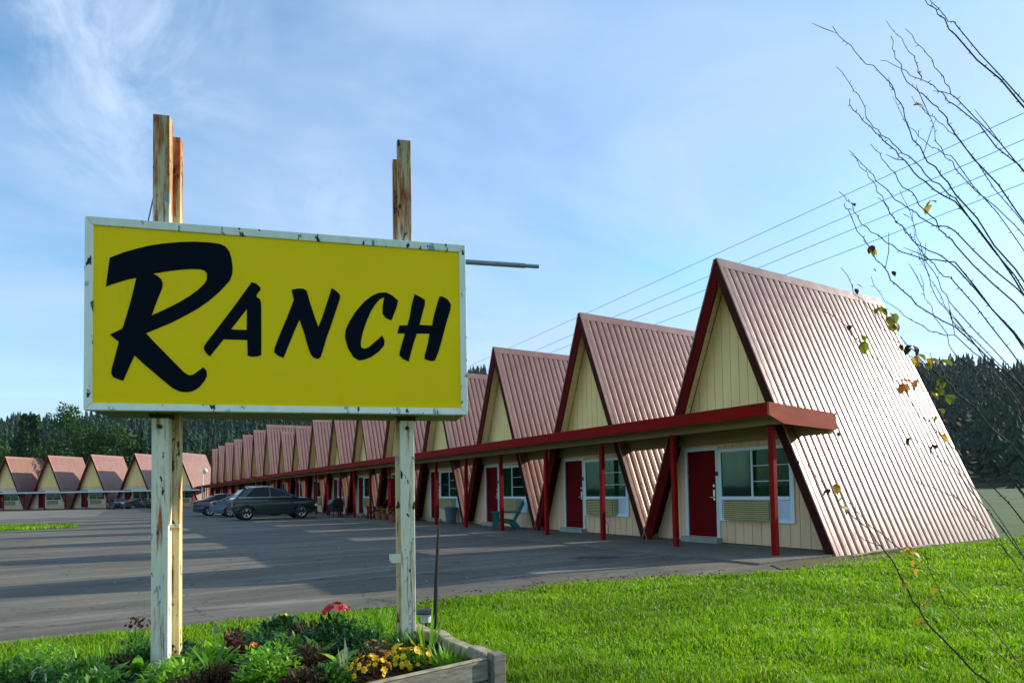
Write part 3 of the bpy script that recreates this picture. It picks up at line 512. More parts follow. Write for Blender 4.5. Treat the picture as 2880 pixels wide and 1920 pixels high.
    pts=[(lo+(hi-lo)*i/n,-.028+.006*math.sin(i*.95)) for i in range(n+1)]
    cu.add([(x,y,1.02) for y,x in pts]+[(x,y,zt2-.075) for y,x in pts],[(i,i+1,n+2+i,n+1+i) for i in range(n)])
    cu.build('curtain',M['curtain'],w,recalc=False)
    mu=MB()
    for z in (1.35,1.69): mu.box((-.045,yb+.10,z-.008),(-.041,ym-.022,z+.008))
    mu.build('muntin',M['curtain' if False else 'vinyl'],w)
    MB().box((-.034,yb+.10,zb+.075),(-.019,-1.07,.945)).build('filler_panel',M['panelwhite'],w); MB().box((-.034,.20,zb+.075),(-.019,ya-.075,.945)).build('filler_panel',M['panelwhite'],w)
    a=MB(); a.box((-.20,-1.06,.49),(-.02,.19,.935)); ac=a.build('air_conditioner',M['ac'],c,bevel=.012)
    s=MB()
    MB().box((-.203,-1.04,.505),(-.201,.165,.92)).build('grille_recess',M['dark'],ac)
    for k in range(9):
        z=.515+k*.045; s.box((-.226,-1.03,z),(-.204,.155,z+.026),rot=Matrix.Rotation(-.35,3,'Y'))
    s.build('louver',M['acslat'],ac); 
    return c
names=['nearest A-frame cabin at the right end of the row, its roof glaring in the sun',
'second A-frame cabin from the right end, with tan cord hanging under its window unit',
'third A-frame cabin from the right end, with teal chair in front of its window',
'fourth A-frame cabin from the right end, with grey bin under its window',
'fifth A-frame cabin from the right end, half hidden by the right sign post',
'sixth A-frame cabin from the right end, directly left of the right sign post',
'seventh A-frame cabin from the right end, with maroon chair by its door',
'eighth A-frame cabin from the right end, just right of the dark green car',
'ninth A-frame cabin from the right end, behind the bonnet of the dark green car',
'tenth A-frame cabin from the right end, last before the taller cabins begin']
c0=make_cabin(names[0])
for i in range(1,10):
    c=copy_tree(c0); c.location=(0,5.078*i,0); c['label']=names[i]
    for w_ in kids(c):
        if w_.name.startswith('window'):
            for q_ in kids(w_):
                if q_.name.startswith('curtain') and i%3!=1: q_.location.y+=(.93 if i%3==2 else .35)
    if i==1:
        MB().tube([(-.2,-.62,.50),(-.215,-.72,.36),(-.2,-.82,.22),(-.2,-.83,-.05)],.012,6).build('cord',M['cord'],c)
far=[(0.01,51.84),(-.12,57.6),(-.2,63.5),(-.2,69.6),(-.36,75.4),(-.43,81.1),(-.5,87.2)]
fn=['first and tallest of the taller cabins, its long ridge above the dark green car','second of the taller cabins counted from the right, left of the long ridge','third of the taller cabins counted from the right','fourth of the taller cabins counted from the right','third from last cabin at the far left end of the row','second to last cabin at the far left end of the row','last cabin at the far left end of the row, beside the white lamp post']
for (x,y),lb in zip(far,fn):
    c=copy_tree(c0); b=gz(y); k=(7.5-b)/(H-ZB)
    c.scale=(1.15,1.15,k); c.location=(x+.05,y,b-ZB*k); c['label']=lb
dirv=Vector((-.79,.61,0)); th=math.atan2(.61,.79)  # wing row direction
wl=['pink roofed cabin of the far wing, right of the left sign post','cabin of the far wing with parked cars in front, behind the left sign post','far wing cabin with bare front and red door, left of the sign post','second cabin from the left end of the far wing','leftmost cabin of the far wing']
ang=math.atan2(dirv.y,dirv.x)-math.pi/2
p0=Vector((-4.41,96.36,0))
WP=[]
for i,lb in enumerate(wl):
    pos=p0+Vector((-5.5,4.12,0))*i
    c=copy_tree(c0); k=8.0/(H-ZB); c.scale=(1.0,1.30,k); c.rotation_euler=(0,0,ang); c['group']='A-frame motel cabins of the far wing'
    n=Vector((math.cos(ang),math.sin(ang),0)); q=pos+n*OV*1.25; c.location=(q.x,q.y,-.5-ZB*k); c['label']=lb; WP.append((q,n))
# ------------------------------------------------------------------ canopies
cn=thing('walkway_canopy',(-1,0,-.1),'long flat red edged canopy on red posts running along the cabin fronts','canopy')
def loc(mbv,p): return mbv
def cbuild(mb,name,mat,par,off,**k):
    mb.v=[(x-off[0],y-off[1],z-off[2]) for x,y,z in mb.v]; return mb.build(name,mat,par,**k)
CO=(-1,0,-.1)
def drop(y): return 0 if y<40 else (-.18*(y-40)/56)
Y0,Y1=-2.45,97.0
def run(mb,x0,x1,z0,z1,x0b=None):
    for a,b in ((Y0+.045,40),(40,Y1)):
        da,db=drop(a),drop(b)
        za0,za1=z0; zb0,zb1=z1   # z0=(bottom,top) at x0 ; z1=(bottom,top) at x1
        vs=[(x0,a,za0+da),(x1,a,zb0+da),(x1,b,zb0+db),(x0,b,za0+db),(x0,a,za1+da),(x1,a,zb1+da),(x1,b,zb1+db),(x0,b,za1+db)]
        mb.add(vs,[(0,3,2,1),(4,5,6,7),(0,1,5,4),(1,2,6,5),(2,3,7,6),(3,0,4,7)])
mb=MB(); run(mb,-1.955,-.02,(2.60,2.72),(2.55,2.66)); cbuild(mb,'canopy_roof',M['walk'],cn,CO)
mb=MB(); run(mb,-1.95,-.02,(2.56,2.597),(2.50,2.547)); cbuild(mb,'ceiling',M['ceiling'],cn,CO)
mb=MB(); run(mb,-2.0,-1.957,(2.515,2.75),(2.515,2.75)); cbuild(mb,'front_fascia',M['redpaint'],cn,CO)
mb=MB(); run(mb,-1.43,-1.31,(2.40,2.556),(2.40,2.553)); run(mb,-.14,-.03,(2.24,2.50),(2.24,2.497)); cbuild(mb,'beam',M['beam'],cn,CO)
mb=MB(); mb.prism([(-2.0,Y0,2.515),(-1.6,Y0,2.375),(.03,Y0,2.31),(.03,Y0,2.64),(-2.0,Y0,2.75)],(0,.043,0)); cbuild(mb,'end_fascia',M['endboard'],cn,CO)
pm=None
for i in range(39):
    y=-2.02+2.54*i
    mb=MB(); t=random.uniform(-.012,.012)
    zb,ztp=gz(y)-CO[2]+.02,2.41+.1+drop(y)
    if y>60: y+=0
    mb.box((-.052,-.052,zb),(.052,.052,ztp)); p=mb.build('post',M['post'],cn,bevel=.006); p.location=(-1.37+1,y,0); p.rotation_euler=(0,t,0)
# wing canopy
(qa,n)=WP[0]; (qb,_)=WP[-1]
wd=(qb-qa).normalized()
wc=thing('wing_canopy',(qa.x,qa.y,-.5),'flat canopy with pale edge along the front of the far wing','canopy',rz=ang)
Lw=(qb-qa).length+14
MB().box((-2.3,-4.6,2.50),(-.02,Lw,2.58)).build('canopy_roof',M['walk'],wc)
MB().box((-2.36,-4.6,2.42),(-2.303,Lw,2.62)).build('front_fascia',M['trimwhite'],wc)
for i in range(13):
    MB().box((-2.0,-3.2+3.3*i,-.02),(-1.87,-3.07+3.3*i,2.497)).build('post',M['post'],wc)
# ------------------------------------------------------------------ walkway furniture
def adirondack(mat,label,locn,rz):
    c=thing('lawn_chair',locn,label,'chair',rz=rz)
    s=MB()
    for k in range(6):
        x=.30-k*.095; z=.37-k*.028; s.box((x-.04,-.25,z-.012),(x+.04,.25,z+.012))
    s.build('seat',mat,c,bevel=.004)
    b=MB()
    for k in range(5):
        y=-.2+k*.1; hh=.98-.05*abs(k-2)
        b.prism([(-.20,y-.045,.24),(-.20,y+.045,.24),(-.55,y+.045,hh),(-.55,y-.045,hh)],(-.035,0,-.012))
    b.build('backrest',mat,c)
    for sy in (-1,1):
        l=MB(); l.prism([(.36,sy*.27,0),(.48,sy*.27,0),(.42,sy*.27,.35),(.46,sy*.27,.56),(.28,sy*.27,.56),(.30,sy*.27,.35)],(0,.05*sy,0)); l.build('leg',mat,c)
        l=MB(); l.prism([(.42,sy*.25,.40),(.42,sy*.25,.28),(.1,sy*.25,.22),(-.12,sy*.25,.16),(-.28,sy*.25,0),(-.46,sy*.25,0),(-.30,sy*.25,.22),(-.22,sy*.25,.32)],(0,.045*sy,0)); l.build('side_rail',mat,c)
        l=MB(); l.box((-.42,sy*.30-.07,.555),(.48,sy*.30+.07,.595)); l.build('armrest',mat,c,bevel=.006)
    return c
adirondack(M['teal'],'teal plastic lawn chair standing on the walkway under a window',(-.85,8.72,-.06),R_(158))
adirondack(M['darkred'],'maroon lawn chair on the walkway beyond the right sign post',(-.75,21.6,-.06),R_(130))
adirondack(M['darkred'],'maroon lawn chair half hidden by flower pots left of the sign post',(-.7,17.4,-.06),R_(60))
b=thing('trash_bin',(-.35,14.0,-.06),'slate grey trash bin under a cabin window','bin')
MB().lathe([(0,0),(.20,0),(.255,.60),(.27,.60),(.27,.63),(.24,.63),(.19,.03),(0,.03)],seg=24).build('body',M['bin'],b,smooth=False)
MB().lathe([(.275,.585),(.29,.60),(.29,.64),(.262,.65),(.255,.59)],seg=24).build('rim',M['bin'],b)
g=thing('barbecue_grill',(-2.0,24.6,-.06),'black covered barbecue grill on the walkway ahead of the dark green car','grill')
pr=[(-.3,.62),(-.32,.78),(-.26,.93),(-.1,1.02),(.1,1.02),(.26,.93),(.32,.78),(.3,.62)]
MB().prism([(x,-.38,z) for x,z in pr],(0,.76,0)).build('lid',M['black'],g,bevel=.02)
MB().box((-.30,-.40,.30),(.30,.40,.615)).build('cabinet',M['black'],g,bevel=.01)
MB().box((-.25,.40,.60),(.25,.72,.63)).build('shelf',M['steel'],g)
for sx in (-1,1):
    for sy in (-1,1): MB().box((sx*.24-.02,sy*.34-.02,0),(sx*.24+.02,sy*.34+.02,.3)).build('leg',M['black'],g)
MB().tube([(-.34,-.2,.74),(-.38,-.2,.74),(-.38,.2,.74),(-.34,.2,.74)],.012,8).build('handle',M['steel'],g)
def leaf(mb,base,dirv,length,width,bend=.3,segs=3,cup=.0,up=Vector((0,0,1))):
    d=Vector(dirv).normalized(); side=d.cross(up); side=side.normalized() if side.length>1e-4 else Vector((1,0,0))
    n=side.cross(d); o=len(mb.v); p=Vector(base); prof=[.25,.9,1.0,.65,.0] if segs==4 else ([.35,1.0,.75,0] if segs==3 else [.8,.7,0])
    cur=d.copy()
    for i in range(segs+1):
        w=width*prof[i]*.5
        if i==segs: mb.v.append(tuple(p))
        else:
            mb.v.append(tuple(p-side*w+n*w*cup)); mb.v.append(tuple(p+side*w+n*w*cup))
        cur=(cur-up*bend*(1.0/segs)).normalized() if bend else cur
        p=p+cur*(length/segs)
    for i in range(segs-1): mb.f.append((o+2*i,o+2*i+1,o+2*i+3,o+2*i+2))
    mb.f.append((o+2*(segs-1),o+2*(segs-1)+1,o+2*segs))
def rv(zmin=-.2,zmax=1):
    a=random.uniform(0,6.283); z=random.uniform(zmin,zmax); r=math.sqrt(max(0,1-z*z)); return Vector((r*math.cos(a),r*math.sin(a),z))
def bushy(mb,n,rad,hgt,ll,lw,fill=.5,bend=.4,cup=.2,zc=.0):
    for _ in range(n):
        d=rv(-.05,1); r=random.uniform(fill,1)
        p=Vector((d.x*rad*r,d.y*rad*r,zc+abs(d.z)*hgt*r)); dd=(d*.7+rv(-.4,.9)*.8)
        s=random.uniform(.6,1.25); leaf(mb,p,dd,ll*s,lw*s,bend,3,cup)
def flowers(mb,n,rad,hgt,fr,zc=0,pet=6):
    for _ in range(n):
        d=rv(.1,1); p=Vector((d.x*rad,d.y*rad,zc+d.z*hgt)); ax=(d+rv(-.2,.6)*.5).normalized()
        t=ax.orthogonal().normalized(); b=ax.cross(t); s=random.uniform(.7,1.2)
        for k in range(pet):
            a=6.283*k/pet+random.uniform(-.2,.2); dd=(t*math.cos(a)+b*math.sin(a)+ax*.35)
            leaf(mb,p,dd,fr*s,fr*s*.9,.0,3,.1,ax)
def stems(mb,n,rad,h,r=.003):
    for _ in range(n):
        a=random.uniform(0,6.28); q=random.uniform(0,rad); e=rv(.5,1)
        mb.tube([(q*.3*math.cos(a),q*.3*math.sin(a),0),(q*math.cos(a)+e.x*.02,q*math.sin(a)+e.y*.02,h*random.uniform(.6,1))],[r,r*.6],5)
def pot(locn,label,flw,s=1):
    t=thing('flower_pot',locn,label,'flower pot','flower pots on the walkway')
    MB().lathe([(0,0),(.10*s,0),(.15*s,.24*s),(.165*s,.24*s),(.165*s,.28*s),(.14*s,.28*s),(.13*s,.22*s),(0,.22*s)],seg=16).build('pot',M['terracotta'],t)
    m=MB(); bushy(m,90,.2*s,.22*s,.1,.05,zc=.24*s); m.build('leaves',M['leafgreen'],t,recalc=False)
    m=MB(); flowers(m,16,.22*s,.26*s,.045,.24*s); m.build('flowers',flw,t,recalc=False)
pot((-1.15,19.5,-.06),'potted pink flowers by a canopy post left of the right sign post',M['petorange'],1.1)
pot((-1.05,20.6,-.06),'taller potted flowers beside the maroon chair',M['petorange'],1.3)
pot((-1.75,16.9,-.06),'red potted flowers just behind the right sign post',M['petred'],1.2)
hb=thing('hanging_basket',(-1.5,17.6,1.75),'white flowered hanging basket under the canopy left of the sign post','hanging basket')
MB().lathe([(0,0),(.10,.01),(.15,.12),(.14,.13)],seg=14).build('basket',M['trunkbark'],hb)
m=MB(); bushy(m,80,.17,.12,.08,.04,zc=.1); m.build('leaves',M['leafgreen'],hb,recalc=False)
m=MB(); flowers(m,18,.2,.14,.04,.08); m.build('flowers',M['leafpale'],hb,recalc=False)
MB().tube([(0,0,.12),(0,0,.66)],.004,5).build('hanger',M['black'],hb)
lp=thing('lamp_post',(-1.9,89.4,-.45),'white lamp post rising above the far end of the canopy','lamp post')
MB().tube([(0,0,0),(0,0,4.6)],.11,10).build('pole',M['whitep'],lp)
MB().lathe([(0,0),(.2,.02),(.34,.25),(.30,.5),(.12,.66),(0,.68)],(0.3,-.1,4.75),14).build('lamp',M['whitep'],lp,smooth=True)
MB().tube([(0,0,4.55),(.15,-.05,4.72),(.3,-.1,4.78)],.06,8).build('bracket',M['whitep'],lp)
# ------------------------------------------------------------------ cars
def car(name,label,cat,locn,rz,body,prof,glasspoly,roofz,Wd,wb,rw,x0,group='cars parked along the cabins',suv=False):
    c=thing(name,locn,label,cat,group,rz)
    wx=(x0,x0+wb)
    # lower body outline with wheel arches
    top=prof
    bot=[]
    zb=.26 if suv else .20
    xmin=top[0][0]; xmax=top[-1][0]
    out=[(xmax,zb+.10)]
    for cx in (wx[1],wx[0]):
        ra=rw+.06
        for k in range(9):
            a=math.pi*k/8; x=cx+ra*math.cos(a); z=max(zb,rw*.98+ra*math.sin(a)) if 0<k<8 else zb
            out.append((x,z))
    out.append((xmin,zb+.10))
    poly=top+out
    cen=((xmin+xmax)/2,.62); n=len(poly)
    mb=MB(); rings=[(-Wd/2,.965),(-Wd/2+.06,1.0),(Wd/2-.06,1.0),(Wd/2,.965)]
    for y,s in rings:
        for x,z in poly:
            zz=cen[1]+(z-cen[1])*s; k=1-.07*max(0,(zz-.72)/.4)**1.5-.05*max(0,(.5-zz)/.3); ex=abs(x-cen[0])/((xmax-xmin)/2); k*=1-.10*max(0,ex-.72)/.28
            mb.v.append((cen[0]+(x-cen[0])*(1-(1-s)*.35),y*k,zz))
    for i in range(3):
        for k in range(n): mb.f.append((i*n+k,i*n+(k+1)%n,(i+1)*n+(k+1)%n,(i+1)*n+k))
    for base,rev in ((0,False),(3*n,True)):
        tri=tessellate_polygon([[Vector((mb.v[base+k][0],mb.v[base+k][2],0)) for k in range(n)]])
        for t in tri: mb.f.append(tuple(base+i for i in t))
    mb.build('body',body,c)
    # greenhouse
    zbelt=min(z for x,z in glasspoly); mb=MB(); n=len(glasspoly)
    def half(z,inset=0): return Wd/2-.10-inset-(z-zbelt)*.30
    for sgn in (-1,1):
        for x,z in glasspoly: mb.v.append((x,sgn*half(z),z))
    mb.f.append(tuple(range(n))); mb.f.append(tuple(range(2*n-1,n-1,-1)))
    for k in range(n): mb.f.append((k,(k+1)%n,n+(k+1)%n,n+k))
    mb.build('window_glass',M['carglass'],c)
    rp=[p for p in glasspoly if p[1]>roofz-.06]
    xa,xb=min(p[0] for p in rp)-.10,max(p[0] for p in rp)+.12
    mb=MB(); nn=10
    for i in range(nn+1):
        t=i/nn; x=xa+(xb-xa)*t; crown=.05*math.sin(math.pi*t)
        for y in (-1,-.6,0,.6,1): mb.v.append((x,y*half(roofz,-.015),roofz+crown-.035*abs(y)**2*1.2+.012))
    for i in range(nn):
        for k in range(4): a=i*5+k; mb.f.append((a,a+1,a+6,a+5))
    nb=len(mb.v)
    mb.add([(xa,-half(roofz,-.015),roofz-.05),(xb,-half(roofz,-.015),roofz-.05),(xb,half(roofz,-.015),roofz-.05),(xa,half(roofz,-.015),roofz-.05)],[])
    mb.build('roof',body,c,recalc=False,smooth=True)
    # pillars
    mb=MB()
    gl=glasspoly
    low=[p for p in gl if p[1]<=zbelt+.05]; 
    xl0,xl1=min(p[0] for p in gl),max(p[0] for p in gl)
    def pillar(xb_,xt_,w):
        for sgn in (-1,1):
            a=Vector((xb_,sgn*(half(zbelt,-.008)),zbelt-.02)); b=Vector((xt_,sgn*(half(roofz,-.008)),roofz))
            mb.add([a,a+Vector((w,0,0)),b+Vector((w*.8,0,0)),b],[(0,1,2,3)])
            mb.add([a+Vector((0,-sgn*.03,0)),a+Vector((w,-sgn*.03,0)),b+Vector((w*.8,-sgn*.03,0)),b+Vector((0,-sgn*.03,0))],[(0,1,2,3)])
    xr0,xr1=min(p[0] for p in rp),max(p[0] for p in rp)
    pillar(xl0-.02,xr0-.03,.40 if suv else .22); pillar(xl1-.10,xr1-.02,.10); mid=xl0+(xl1-xl0)*.52; pillar(mid,mid-.03,.07)
    mb.build('pillar',body,c,recalc=False)
    tm=MB()
    for sgn in (-1,1):
        y=sgn*(half(zbelt+.05,-.012)); tm.box((xl0+.12,min(y,y+sgn*.012),zbelt+.03),(xl1-.30,max(y,y+sgn*.012),zbelt+.062))
    tm.build('window_trim',M['chrome'],c)
    if suv:
        for sgn in (-1,1):
            y=sgn*(half(roofz)-.05); MB().tube([(xa+.1,y,roofz+.01),(xa+.2,y,roofz+.075),(xb-.35,y,roofz+.075),(xb-.25,y,roofz+.01)],.018,6).build('roof_rail',M['chrome'],c)
        MB().box((xmin+.1,-Wd/2-.004,.34),(xmax-.1,-Wd/2+.03,.44)).build('sill_cladding',M['black'],c)
    for cx in wx:
        for sgn in (-1,1):
            yy=sgn*(Wd/2-.11)
            w=MB(); w.lathe([(rw*.62,-.10),(rw*.93,-.11),(rw,-.07),(rw,.07),(rw*.93,.11),(rw*.62,.10)],(cx,yy,rw),24,'y'); t=w.build('wheel',M['rubber'],c,smooth=True)
            r=MB(); yo=sgn*.085
            r.lathe([(rw*.56,yo),(rw*.66,yo+sgn*.012),(rw*.66,-yo),(rw*.56,-yo)],(cx,yy,rw),24,'y')
            for k in range(5):
                a=2*math.pi*k/5+.3; da=.22
                pts=[]
                for (rr,aa) in ((.05,a-.5),(rw*.60,a-da),(rw*.60,a+da),(.05,a+.5)): pts.append((cx+rr*math.cos(aa),yy+yo,rw+rr*math.sin(aa)))
                r.prism(pts,(0,-sgn*.03,0))
            r.build('rim',M['rim'],t)
            k=MB(); k.lathe([(0,yy*0+sgn*.02),(rw*.6,sgn*.02)],(cx,yy,rw),20,'y'); k.build('brake_shadow',M['dark'],t)
    for sgn in (-1,1):
        y=sgn*(Wd/2-.16)
        zf=[z for x,z in prof if x>xmax-.3][0] if True else .7
        MB().box((xmax-.16,y-.13,.62),(xmax-.012,y+.135,.74)).build('headlight',M['lampclear'],c,bevel=.02)
        MB().box((xmin+.005,y-.12,.78),(xmin+.20,y+.145,.92)).build('tail_light',M['lampred'],c,bevel=.02)
        m=MB(); m.box((xl1-.42,sgn*(Wd/2-.02)-.09,zbelt+.0),(xl1-.28,sgn*(Wd/2-.02)+.09,zbelt+.13)); m.build('wing_mirror',M['black'],c,bevel=.03)
    return c
suvprof=[(-2.16,.46),(-2.22,.66),(-2.20,.88),(-2.12,1.04),(-2.0,1.12),(-1.0,1.10),(.72,1.09),(1.15,1.09),(1.60,1.06),(1.92,1.00),(2.08,.90),(2.15,.74),(2.16,.46)]
suvgl=[(-2.00,1.08),(1.20,1.07),(.62,1.38),(.30,1.52),(-.1,1.59),(-.7,1.62),(-1.35,1.59),(-1.66,1.48),(-1.86,1.28)]
car('parked_suv','dark green four wheel drive parked nose in to the walkway','car',(-4.72,27.0,-.1),0,M['pgreen'],suvprof,suvgl,1.60,1.86,2.78,.36,-1.50,suv=True).scale=(1,1,1.06)
rr=MB()
sedprof=[(-2.36,.45),(-2.38,.72),(-2.30,.95),(-2.0,1.02),(-1.5,1.0),(.9,.96),(1.3,.92),(2.0,.80),(2.28,.66),(2.32,.42)]
sedgl=[(-1.85,.99),(1.15,.93),(.25,1.36),(-.4,1.42),(-1.0,1.38)]
car('parked_sedan','plum grey sedan parked leftmost of the three cars by the cabins','car',(-5.45,37.1,-.1),0,M['pgrey'],sedprof,sedgl,1.38,1.82,2.78,.33,-1.40)
car('parked_sedan','silver blue sedan mostly hidden behind the dark green car','car',(-4.75,33.3,-.1),0,M['pblue'],sedprof,sedgl,1.38,1.80,2.75,.33,-1.40)
car('parked_sedan','black sedan parked before the far wing, the left one of the pair','car',(-11.9,93.6,-.46),R_(100),M['pblack'],sedprof,sedgl,1.38,1.82,2.78,.33,-1.40,'cars parked before the far wing')
car('parked_sedan','deep teal sedan before the far wing, partly behind the left sign post','car',(-9.2,91.2,-.45),R_(20),M['pteal'],sedprof,sedgl,1.38,1.82,2.78,.33,-1.40,'cars parked before the far wing')
# ------------------------------------------------------------------ the sign
sgn=thing('motel_sign',(-12.11546,-4.67679,0),'big yellow sign reading RANCH in a peeling white frame on two rusty steel poles','sign',rz=math.atan2(-.30096,.95364))
# local: x along the face, -y to the viewer, z up
SW,S0,S1,SD=2.600,1.832,3.148,.52
b=.048
MB().box((.012,.03,S0+.005),(SW-.012,SD,S1-.012)).build('cabinet',M['signunder'],sgn)
def fr(name,poly):
    m=MB()
    m.prism(poly,(0,.05,0)); m.build(name,M['signframe'],sgn,bevel=.006)
# mitred frame bars, front slanting in to the face
def bar(name,o1,o2,i1,i2):
    m=MB(); yo,yi=-.004,.026
    vs=[(o1[0],yo,o1[1]),(o2[0],yo,o2[1]),(i2[0],yi-.022,i2[1]),(i1[0],yi-.022,i1[1]),(o1[0],.06,o1[1]),(o2[0],.06,o2[1]),(i2[0],.028,i2[1]),(i1[0],.028,i1[1])]
    m.add(vs,[(0,1,2,3),(4,7,6,5),(0,4,5,1),(3,2,6,7),(0,3,7,4),(1,5,6,2)]); m.build(name,M['signframe'],sgn,bevel=.004)
g_=.0015
bar('frame_rail',(0,S1),(SW,S1),(b,S1-b-.006),(SW-b,S1-b-.006)); bar('frame_rail',(0,S0),(SW,S0),(b,S0+b),(SW-b,S0+b))
bar('frame_stile',(0,S0+g_),(0,S1-g_),(b,S0+b+g_),(b,S1-b-.006-g_)); bar('frame_stile',(SW,S0+g_),(SW,S1-g_),(SW-b,S0+b+g_),(SW-b,S1-b-.006-g_))
face=MB().box((b-.01,.016,S0+b-.01),(SW-b+.01,.029,S1-b)).build('sign_face',M['signyellow'],sgn)
def smoothpoly(p):
    n=len(p); out=[]
    for i in range(n):
        a,b_,c=Vector(p[i-1]),Vector(p[i]),Vector(p[(i+1)%n]); u=(b_-a); w=(c-b_)
        an=u.angle(w) if u.length>1e-6 and w.length>1e-6 else 0
        if an>R_(50) : out.append(tuple(b_))
        else:
            k1=min(.25,1); out.append(tuple(b_-u*.25)); out.append(tuple(b_*.75+(b_-u*.125+w*.125)*.25)); out.append(tuple(b_+w*.25))
    return out
for ch,polys in LETTERS.items():
    ps=[smoothpoly([(x,z) for x,z in p]) for p in polys]
    allv=[v for p in ps for v in p]; m=MB()
    tri=tessellate_polygon([[Vector((x,z,0)) for x,z in p] for p in ps])
    m.add([(x,.0125,z) for x,z in allv],[]); m.f+= [tuple(t) for t in tri]
    o=0; nv=len(allv); m.v+=[(x,.0165,z) for x,z in allv]
    for p in ps:
        n=len(p)
        for k in range(n): m.f.append((o+k,o+(k+1)%n,nv+o+(k+1)%n,nv+o+k))
        o+=n
    m.build('letter',M['signink'],face,recalc=False)
def pole(x0,x1,ztop,zback,xb0,xb1,sh):
    p=MB(); w=.008
    # front channel: open box section seen from the front
    p.box((x0,.17,0),(x1,.17+.095,ztop)); q=p.build('pole',M['pole'],sgn,bevel=.004); q.rotation_euler=(0,0,0)
    p=MB(); p.box((xb0,.272,0),(xb1,.36,zback)); p.build('back_pole',M['backpole'],sgn,bevel=.004)
    t=MB(); t.box((x0+.01,.18,ztop),(x1-.01,.255,ztop+.002)); t.build('pole_end',M['dark'],q)
    for zz in (1.79,): 
        k=MB(); k.box((x0-.012,.155,1.80),(x1+.012,.38,1.829)); k.tube([((x0+x1)/2,.165,1.74),((x0+x1)/2,.15,1.74)],.016,8); k.build('clamp_bracket',M['dark'],sgn)
pole(.365,.475,4.0,3.90,.425,.522,0); pole(2.100,2.205,4.02,3.91,2.070,2.165,0)
MB().tube([(2.6,.24,3.105),(3.14,.24,3.108)],.020,12).build('pipe',M['pipe'],sgn)
MB().tube([(3.14,.24,3.108),(3.26,.24,3.109)],.016,12).build('pipe_tip',M['pipe'],sgn)
MB().tube([(.372,.20,3.45),(.315,.20,3.15)],.005,6).build('stay_wire',M['pipe'],sgn)
k=MB(); k.box((2.01,.19,.705),(2.10,.20,.765)); k.box((2.01,.19,.765),(2.10,.22,.772)); k.build('mounting_tab',M['pole'],sgn)
k=MB(); k.box((.470,.22,1.02),(.535,.26,1.045)); k.build('mounting_tab',M['pole'],sgn)
# ------------------------------------------------------------------ raised bed
rb=thing('raised_flower_bed',(-9.83,-6.2,-.12),'weathered timber raised flower bed round the sign poles','flower bed')
def rbb(mb,n,mat,**k): return cbuild(mb,n,mat,rb,(-9.83,-6.2,-.12),**k)
def board(p,q,z0,z1,t,name='board',mat='wood'):
    p=Vector((*p,0)); q=Vector((*q,0)); d=(q-p); n=Vector((-d.y,d.x,0)).normalized()*t
    m=MB(); m.prism([p+Vector((0,0,z0)),q+Vector((0,0,z0)),q+n+Vector((0,0,z0)),p+n+Vector((0,0,z0))],(0,0,z1-z0)); rbb(m,name,M[mat],bevel=.006)
board((-13.4,-6.66),(-9.90,-6.20),-.12,.035,.04); board((-13.4,-6.66),(-9.90,-6.20),.043,.168,.04); 
board((-13.4,-6.66),(-9.90,-6.20),.170,.182,.045,'board','woodtop')
m=MB(); m.box((-9.88,-6.24,-.12),(-9.79,-6.15,.205)); rbb(m,'corner_post',M['wood'],bevel=.006)
# rough stacked side wall
y=-6.14; zt=.19
while y<-5.05:
    l=random.uniform(.14,.34); dz=random.uniform(-.016,.012); xo=random.uniform(-.014,.014)
    m=MB(); m.box((-9.90+xo,y,zt-.075+dz),(-9.81+xo,y+l-.004,zt+dz),rot=Matrix.Rotation(random.uniform(-.05,.05),3,'X')@Matrix.Rotation(random.uniform(-.06,.06),3,'Z')); rbb(m,'capping_block',M['woodtop'],bevel=.01)
    y+=l
board((-9.81,-6.14),(-9.80,-5.0),-.12,.11,.05,'board'); 
board((-9.80,-5.0),(-13.6,-3.75),-.12,-.02,.05,'board'); 
m=MB(); m.prism([(-9.86,-6.14,.0),(-9.85,-5.05,.0),(-13.5,-3.84,.0),(-13.4,-6.6,.0)],(0,0,.04)); rbb(m,'soil',M['soil'])
# ------------------------------------------------------------------ plants in the bed
Z=.04
def plant(name,locn,label,cat,parts,group=None):
    t=thing(name,(locn[0],locn[1],Z),label,cat,group)
    for pn,fn,mat in parts:
        m=MB(); fn(m); m.build(pn,M[mat],t,recalc=False)
    return t
def rosette(m,n,ll,lw,up=.8,bend=.7,cup=.35,z=0):
    for k in range(n):
        a=6.283*k/n*1.618*2+random.uniform(-.2,.2); d=Vector((math.cos(a),math.sin(a),up*random.uniform(.6,1.4))); s=random.uniform(.7,1.15)
        leaf(m,(0,0,z),d,ll*s,lw*s,bend,4,cup)
def tuft(m,n,rad,h,w,bend=.6,lean=.5):
    for _ in range(n):
        a=random.uniform(0,6.28); q=random.uniform(0,rad); d=Vector((math.cos(a)*lean*random.uniform(0,1),math.sin(a)*lean*random.uniform(0,1),1))
        leaf(m,(q*math.cos(a),q*math.sin(a),0),d,h*random.uniform(.6,1.1),w,bend*random.random(),4)
plant('flowering_plant',(-10.41,-4.58),'leafy plant topped with a cluster of bright red flowers','flowering plant',[('leaves',lambda m:bushy(m,420,.20,.20,.075,.026),'leafdark'),('flowers',lambda m:flowers(m,22,.085,.07,.032,.24),'petred'),('stems',lambda m:stems(m,9,.1,.24,.004),'leafdark')])
plant('flowering_plant',(-10.72,-4.08),'low dark plant with a few small yellow flowers beside the lawn edge','flowering plant',[('leaves',lambda m:bushy(m,340,.20,.15,.08,.03),'leafdark'),('flowers',lambda m:flowers(m,6,.06,.05,.022,.14),'petyellow')])
plant('dried_plant',(-10.60,-4.42),'wide dark brown dried clump behind the pale lettuce leaves','dried plant',[('foliage',lambda m:bushy(m,900,.20,.15,.05,.014,.3,.2),'leafbrown')])
